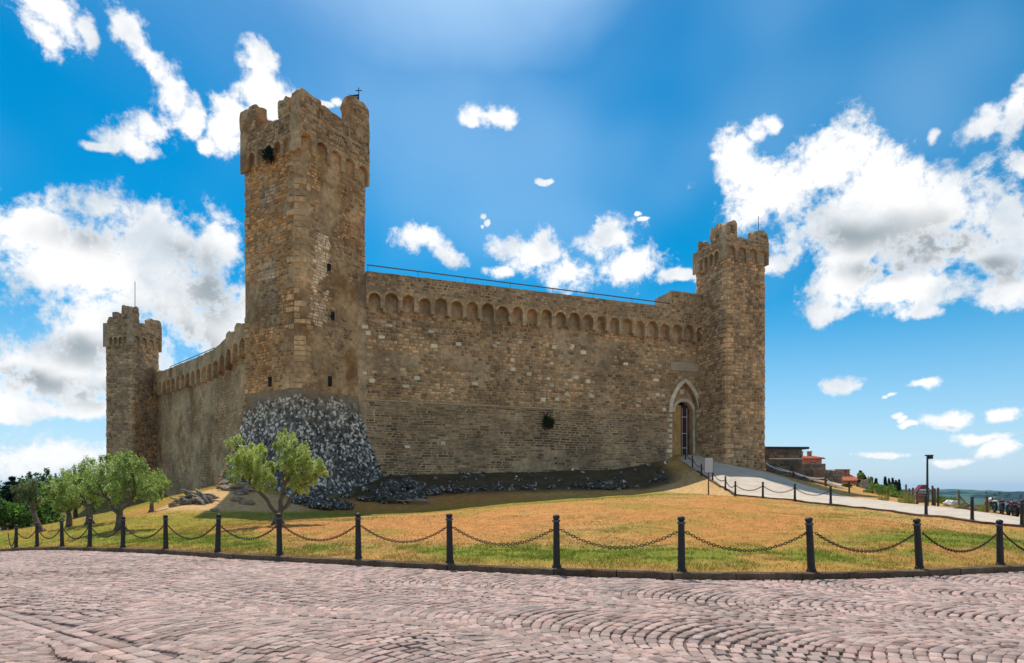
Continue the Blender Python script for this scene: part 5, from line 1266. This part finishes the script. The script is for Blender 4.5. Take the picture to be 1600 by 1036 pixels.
def house(name, label, px0, px1, ptop, peave, d, mat='brick', base=None, chim=2):
    a, b = P(px0, peave, d), P(px1, peave, d); w = b.x - a.x; o = thing(name, label, 'house', (a.x + w / 2, d, base if base is not None else a.z - 5)); bz = a.z - o.location.z
    rh = P(px0, ptop, d).z - a.z; dp = 6.0
    mb = MB(); mb.box((0, dp / 2, bz / 2 - .5), (w, dp, bz + 1)); mb.build('wall', M[mat], o)
    rf_ = MB(); e = .35
    rf_.add([(-w / 2 - e, -e, bz - .05), (w / 2 + e, -e, bz - .05), (w / 2 + e, dp / 2, bz + rh), (-w / 2 - e, dp / 2, bz + rh), (-w / 2 - e, dp + e, bz - .05), (w / 2 + e, dp + e, bz - .05),
            (-w / 2 - e, -e, bz + .1), (w / 2 + e, -e, bz + .1), (w / 2 + e, dp / 2, bz + rh + .15), (-w / 2 - e, dp / 2, bz + rh + .15), (-w / 2 - e, dp + e, bz + .1), (w / 2 + e, dp + e, bz + .1)],
           [(0, 1, 7, 6), (6, 7, 8, 9), (9, 8, 11, 10), (4, 10, 11, 5), (0, 3, 2, 1), (3, 4, 5, 2), (0, 6, 9, 3), (3, 9, 10, 4), (1, 2, 8, 7), (2, 5, 11, 8)])
    r = rf_.build('roof', M['roof'], o)
    nr = max(5, int(w / .35))
    for k in range(nr):
        x = -w / 2 - e + (w + 2 * e) * (k + .5) / nr; mb = MB(); mb.tube([(x, -e, bz + .11), (x, dp / 2, bz + rh + .16)], .09, 5); mb.build('tile_row', M['roof'], r)
    for k in range(chim):
        x = w * ((k + .5) / chim - .5); mb = MB(); mb.box((x, dp * .42, bz + rh + .25), (.5, .5, 1.0)); mb.box((x, dp * .42, bz + rh + .82), (.62, .62, .14)); mb.build('chimney', M['brick'], r)
    for k in range(max(1, int(w / 2.2))):
        x = -w / 2 + (k + .5) * w / max(1, int(w / 2.2)); f = MB(); f.box((x, -.03, bz - 1.1), (.8, .06, 1.1), col=(.7, .55, .5)); wi = f.build('window', M['wood'], o); g = MB(); g.box((x, -.065, bz - 1.1), (.6, .02, .9)); g.build('pane', M['glass'], wi)
house('brick_house', 'pinkish brick house showing above the terrace wall', 1256, 1284, 713, 717, 95, chim=2)
house('brick_house', 'house with red tiled roof and three chimneys beyond the rubble wall', 1319, 1342, 742, 752, 92, chim=3)
house('brick_house', 'low red roofed house in front of the three chimney house', 1312, 1341, 757, 763, 84, chim=0)
# dead stump
b = ground(1353, 54); o = thing('tree_stump', 'pale broken dead tree stump above the path', 'stump', b)
mb = MB(); hh = P(1353, 750, 54).z - b.z; limb(mb, (0, 0, -.3), (-.15, 0, hh), .42, .26, .08, 7, 3.3, 9); mb.build('trunk', M['root'], o)
for k in range(3):
    mb = MB(); limb(mb, (-.1, 0, hh * .8), (rnd(-.7, .9), 0, hh * rnd(1.05, 1.3)), .09, .02, .2, 5, k * 2., 5); mb.build('branch', M['root'], o)
# wooden posts on the bank
for (px, d, pt, lb) in ((1416,43,757,'grey wooden post left of the red topped board'),(1420.5,42.5,763,'short grey wooden post next to the taller left one'),(1427,42,762,'dark wooden post just left of the red topped board'),(1457.5,40,759,'slim post just right of the street lamp'),(1460.5,39.5,763,'dark post right of the slim post by the lamp'),(1466,39.5,762,'dark post second right of the street lamp'),(1498.5,38,766,'grey wooden post with a brace on the bank'),(1542,35.5,774,'thick post left of the parked motorbikes'),(1387.5,45,765,'thin dark post at the far edge of the path'),(1327,49,752,'rough wooden post in front of the red roofed house')):
    b = ground(px, d); h = P(px, pt, d).z - b.z; o = thing('wooden_post', lb, 'post', b, 0, 'posts on the bank beyond the path')
    mb = MB(); mb.tube([(0, 0, -.25), (rnd(-.02, .02), 0, h)], [.07, .06], 7); mb.build('post', M['greystone'] if px in (1416, 1420.5, 1498.5) else M['wood'], o)
    if px == 1498.5: mb = MB(); mb.tube([(0, .05, h * .75), (.75, .1, .1)], .035, 5); mb.build('brace', M['wood'], o)
# red topped wooden board
d = 40; b = ground(1441, d); o = thing('notice_board', 'wooden board on two posts with a small red gable roof beside the lamp', 'notice board', b); h = P(1441, 768, d).z - b.z
for x in (-.33, .33): mb = MB(); mb.box((x, 0, h / 2 - .1), (.08, .08, h + .2)); mb.build('post', M['wood'], o)
for k in range(4): mb = MB(); mb.box((0, -.05, .28 + k * (h - .3) / 4), (.8, .04, .14), col=(1.6 + .5 * (k % 2), 1.3, 1.2)); mb.build('plank', M['wood'], o)
mb = MB(); mb.add([(-.48, -.2, h), (.48, -.2, h), (.48, .2, h), (-.48, .2, h), (-.12, -.2, h + .42), (.12, -.2, h + .42), (.12, .2, h + .42), (-.12, .2, h + .42)], [(3, 2, 1, 0), (4, 5, 6, 7), (0, 1, 5, 4), (1, 2, 6, 5), (2, 3, 7, 6), (3, 0, 4, 7)]); mb.build('roof', M['red'], o)
mb = MB(); mb.box((0, -.22, h + .10), (.62, .03, .07)); mb.build('white_band', M['white'], o)
# parked motorbikes
def scooter(c, rz, paint):
    o = thing('motorbike', '', 'motorbike', c, rz)
    for x in (-.62, .66):
        mb = MB(); mb.tube([(x + .29 * math.cos(t * math.pi / 8), 0, .33 + .29 * math.sin(t * math.pi / 8)) for t in range(17)], .05, 6); w = mb.build('wheel', M['rubber'], o)
        mb = MB(); mb.tube([(x, -.05, .33), (x, .05, .33)], .07, 8)
        for k in range(5): mb.tube([(x, 0, .33), (x + .26 * math.cos(k * 1.257), 0, .33 + .26 * math.sin(k * 1.257))], .016, 4)
        mb.build('rim', M['steel'], w)
    for y in (-.08, .08): mb = MB(); mb.tube([(.66, y, .33), (.44, y, .92)], .03, 5); mb.build('fork', M['steel'], o)
    mb = MB(); mb.tube([(.40, 0, .84), (.05, 0, .62), (-.30, 0, .40), (-.62, 0, .33)], .04, 5); mb.tube([(.36, 0, .78), (.18, 0, .32), (-.25, 0, .30)], .035, 5); mb.build('frame', M['iron'], o)
    mb = MB(); mb.add([(-.16, -.1, .34), (.18, -.1, .34), (.2, -.12, .58), (-.14, -.12, .58), (-.16, .1, .34), (.18, .1, .34), (.2, .12, .58), (-.14, .12, .58)], [(0, 1, 2, 3), (7, 6, 5, 4), (1, 5, 6, 2), (0, 3, 7, 4), (3, 2, 6, 7), (0, 4, 5, 1)]); mb.build('engine', M['steel'], o)
    mb = MB(); mb.lathe((0, 0, 0), [(.03, -.30), (.12, -.22), (.15, -.02), (.13, .16), (.04, .25)], 10); mb.v = [(p[2] + .12, p[1], p[0] * .9 + .74) for p in mb.v]; mb.build('tank', M[paint], o, smooth=True)
    mb = MB(); mb.add([(-.12, -.12, .70), (-.12, .12, .70), (-.5, -.11, .74), (-.5, .11, .74), (-.82, -.06, .82), (-.82, .06, .82), (-.12, -.12, .78), (-.12, .12, .78), (-.5, -.11, .81), (-.5, .11, .81), (-.82, -.06, .88), (-.82, .06, .88)],
        [(0, 1, 3, 2), (2, 3, 5, 4), (6, 8, 9, 7), (8, 10, 11, 9), (0, 2, 8, 6), (2, 4, 10, 8), (1, 7, 9, 3), (3, 9, 11, 5), (4, 5, 11, 10), (0, 6, 7, 1)]); mb.build('seat', M['rubber'], o)
    mb = MB(); mb.add([(.5, -.1, .70), (.5, .1, .70), (.62, -.08, .60), (.62, .08, .60), (.9, -.07, .66), (.9, .07, .66), (.75, -.07, .70), (.75, .07, .70)], [(0, 1, 3, 2), (2, 3, 5, 4), (0, 2, 4, 6), (1, 7, 5, 3), (4, 5, 7, 6), (0, 6, 7, 1)]); mb.build('mudguard', M[paint], o)
    mb = MB(); mb.tube([(.30, -.36, 1.0), (.42, -.14, .98), (.42, .14, .98), (.30, .36, 1.0)], .018, 5); mb.build('handlebar', M['steel'], o)
    mb = MB(); mb.lathe((0, 0, 0), [(.02, -.07), (.08, -.02), (.09, .05), (.01, .07)], 8); mb.v = [(p[2] + .54, p[1], p[0] + .88) for p in mb.v]; mb.build('headlight', M['glass'], o)
    for y in (-.3, .3): mb = MB(); mb.tube([(.36, y, 1.0), (.36, y * 1.1, 1.13)], .01, 4); mb.box((.36, y * 1.1, 1.15), (.02, .12, .08)); mb.build('mirror', M['steel'], o)
    return o
sp = None
for i, (px, d, paint, lb) in enumerate([(1548,38,'white','white motorbike at the left end of the parked row'),(1565,37,'red','dark red motorbike right of the white motorbike'),(1581,36,'red','dark red motorbike second from the right end of the row'),(1598,35,'red','dark red motorbike at the right end of the parked row')]):
    c = ground(px, d)
    o = scooter(c, R(-112 + rnd(-14, 14)), paint); o['label'] = lb; o['group'] = 'motorbikes parked beside the path'
rock('rock', 'pale boulder lying in the grass right of the street lamp', ground(1486, 41) + Vector((0, 0, .15)), (.45, .35, .3), 'white', None, 77)
rock('rock', 'brown boulder by the wooden post on the bank', ground(1507, 38) + Vector((0, 0, .1)), (.5, .35, .4), 'sandrock', None, 79)
rock('rock', 'pinkish flat boulder left of the dark red motorbikes', ground(1528, 37) + Vector((0, 0, .1)), (.6, .4, .3), 'sandrock', None, 81)

# ------------------------------------------------------------------ air
def haze(dens):
    m = bpy.data.materials.new('haze'); m.use_nodes = True; t = m.node_tree; t.nodes.clear()
    o = t.nodes.new('ShaderNodeOutputMaterial'); v = t.nodes.new('ShaderNodeVolumePrincipled'); v.inputs['Color'].default_value = (0.38, 0.70, 1.0, 1); v.inputs['Density'].default_value = dens; v.inputs['Anisotropy'].default_value = 0.2
    t.links.new(v.outputs[0], o.inputs['Volume'])
    mb = MB(); x = 5300; mb.add([(p, q, z) for z in (VALLEY - 5, 42) for (p, q) in ((-x, -x), (x, -x), (x, x), (-x, x))], [(3, 2, 1, 0), (4, 5, 6, 7), (0, 1, 5, 4), (1, 2, 6, 5), (2, 3, 7, 6), (3, 0, 4, 7)])
    mb.build('haze', m, kind='stuff')
haze(0.00008)
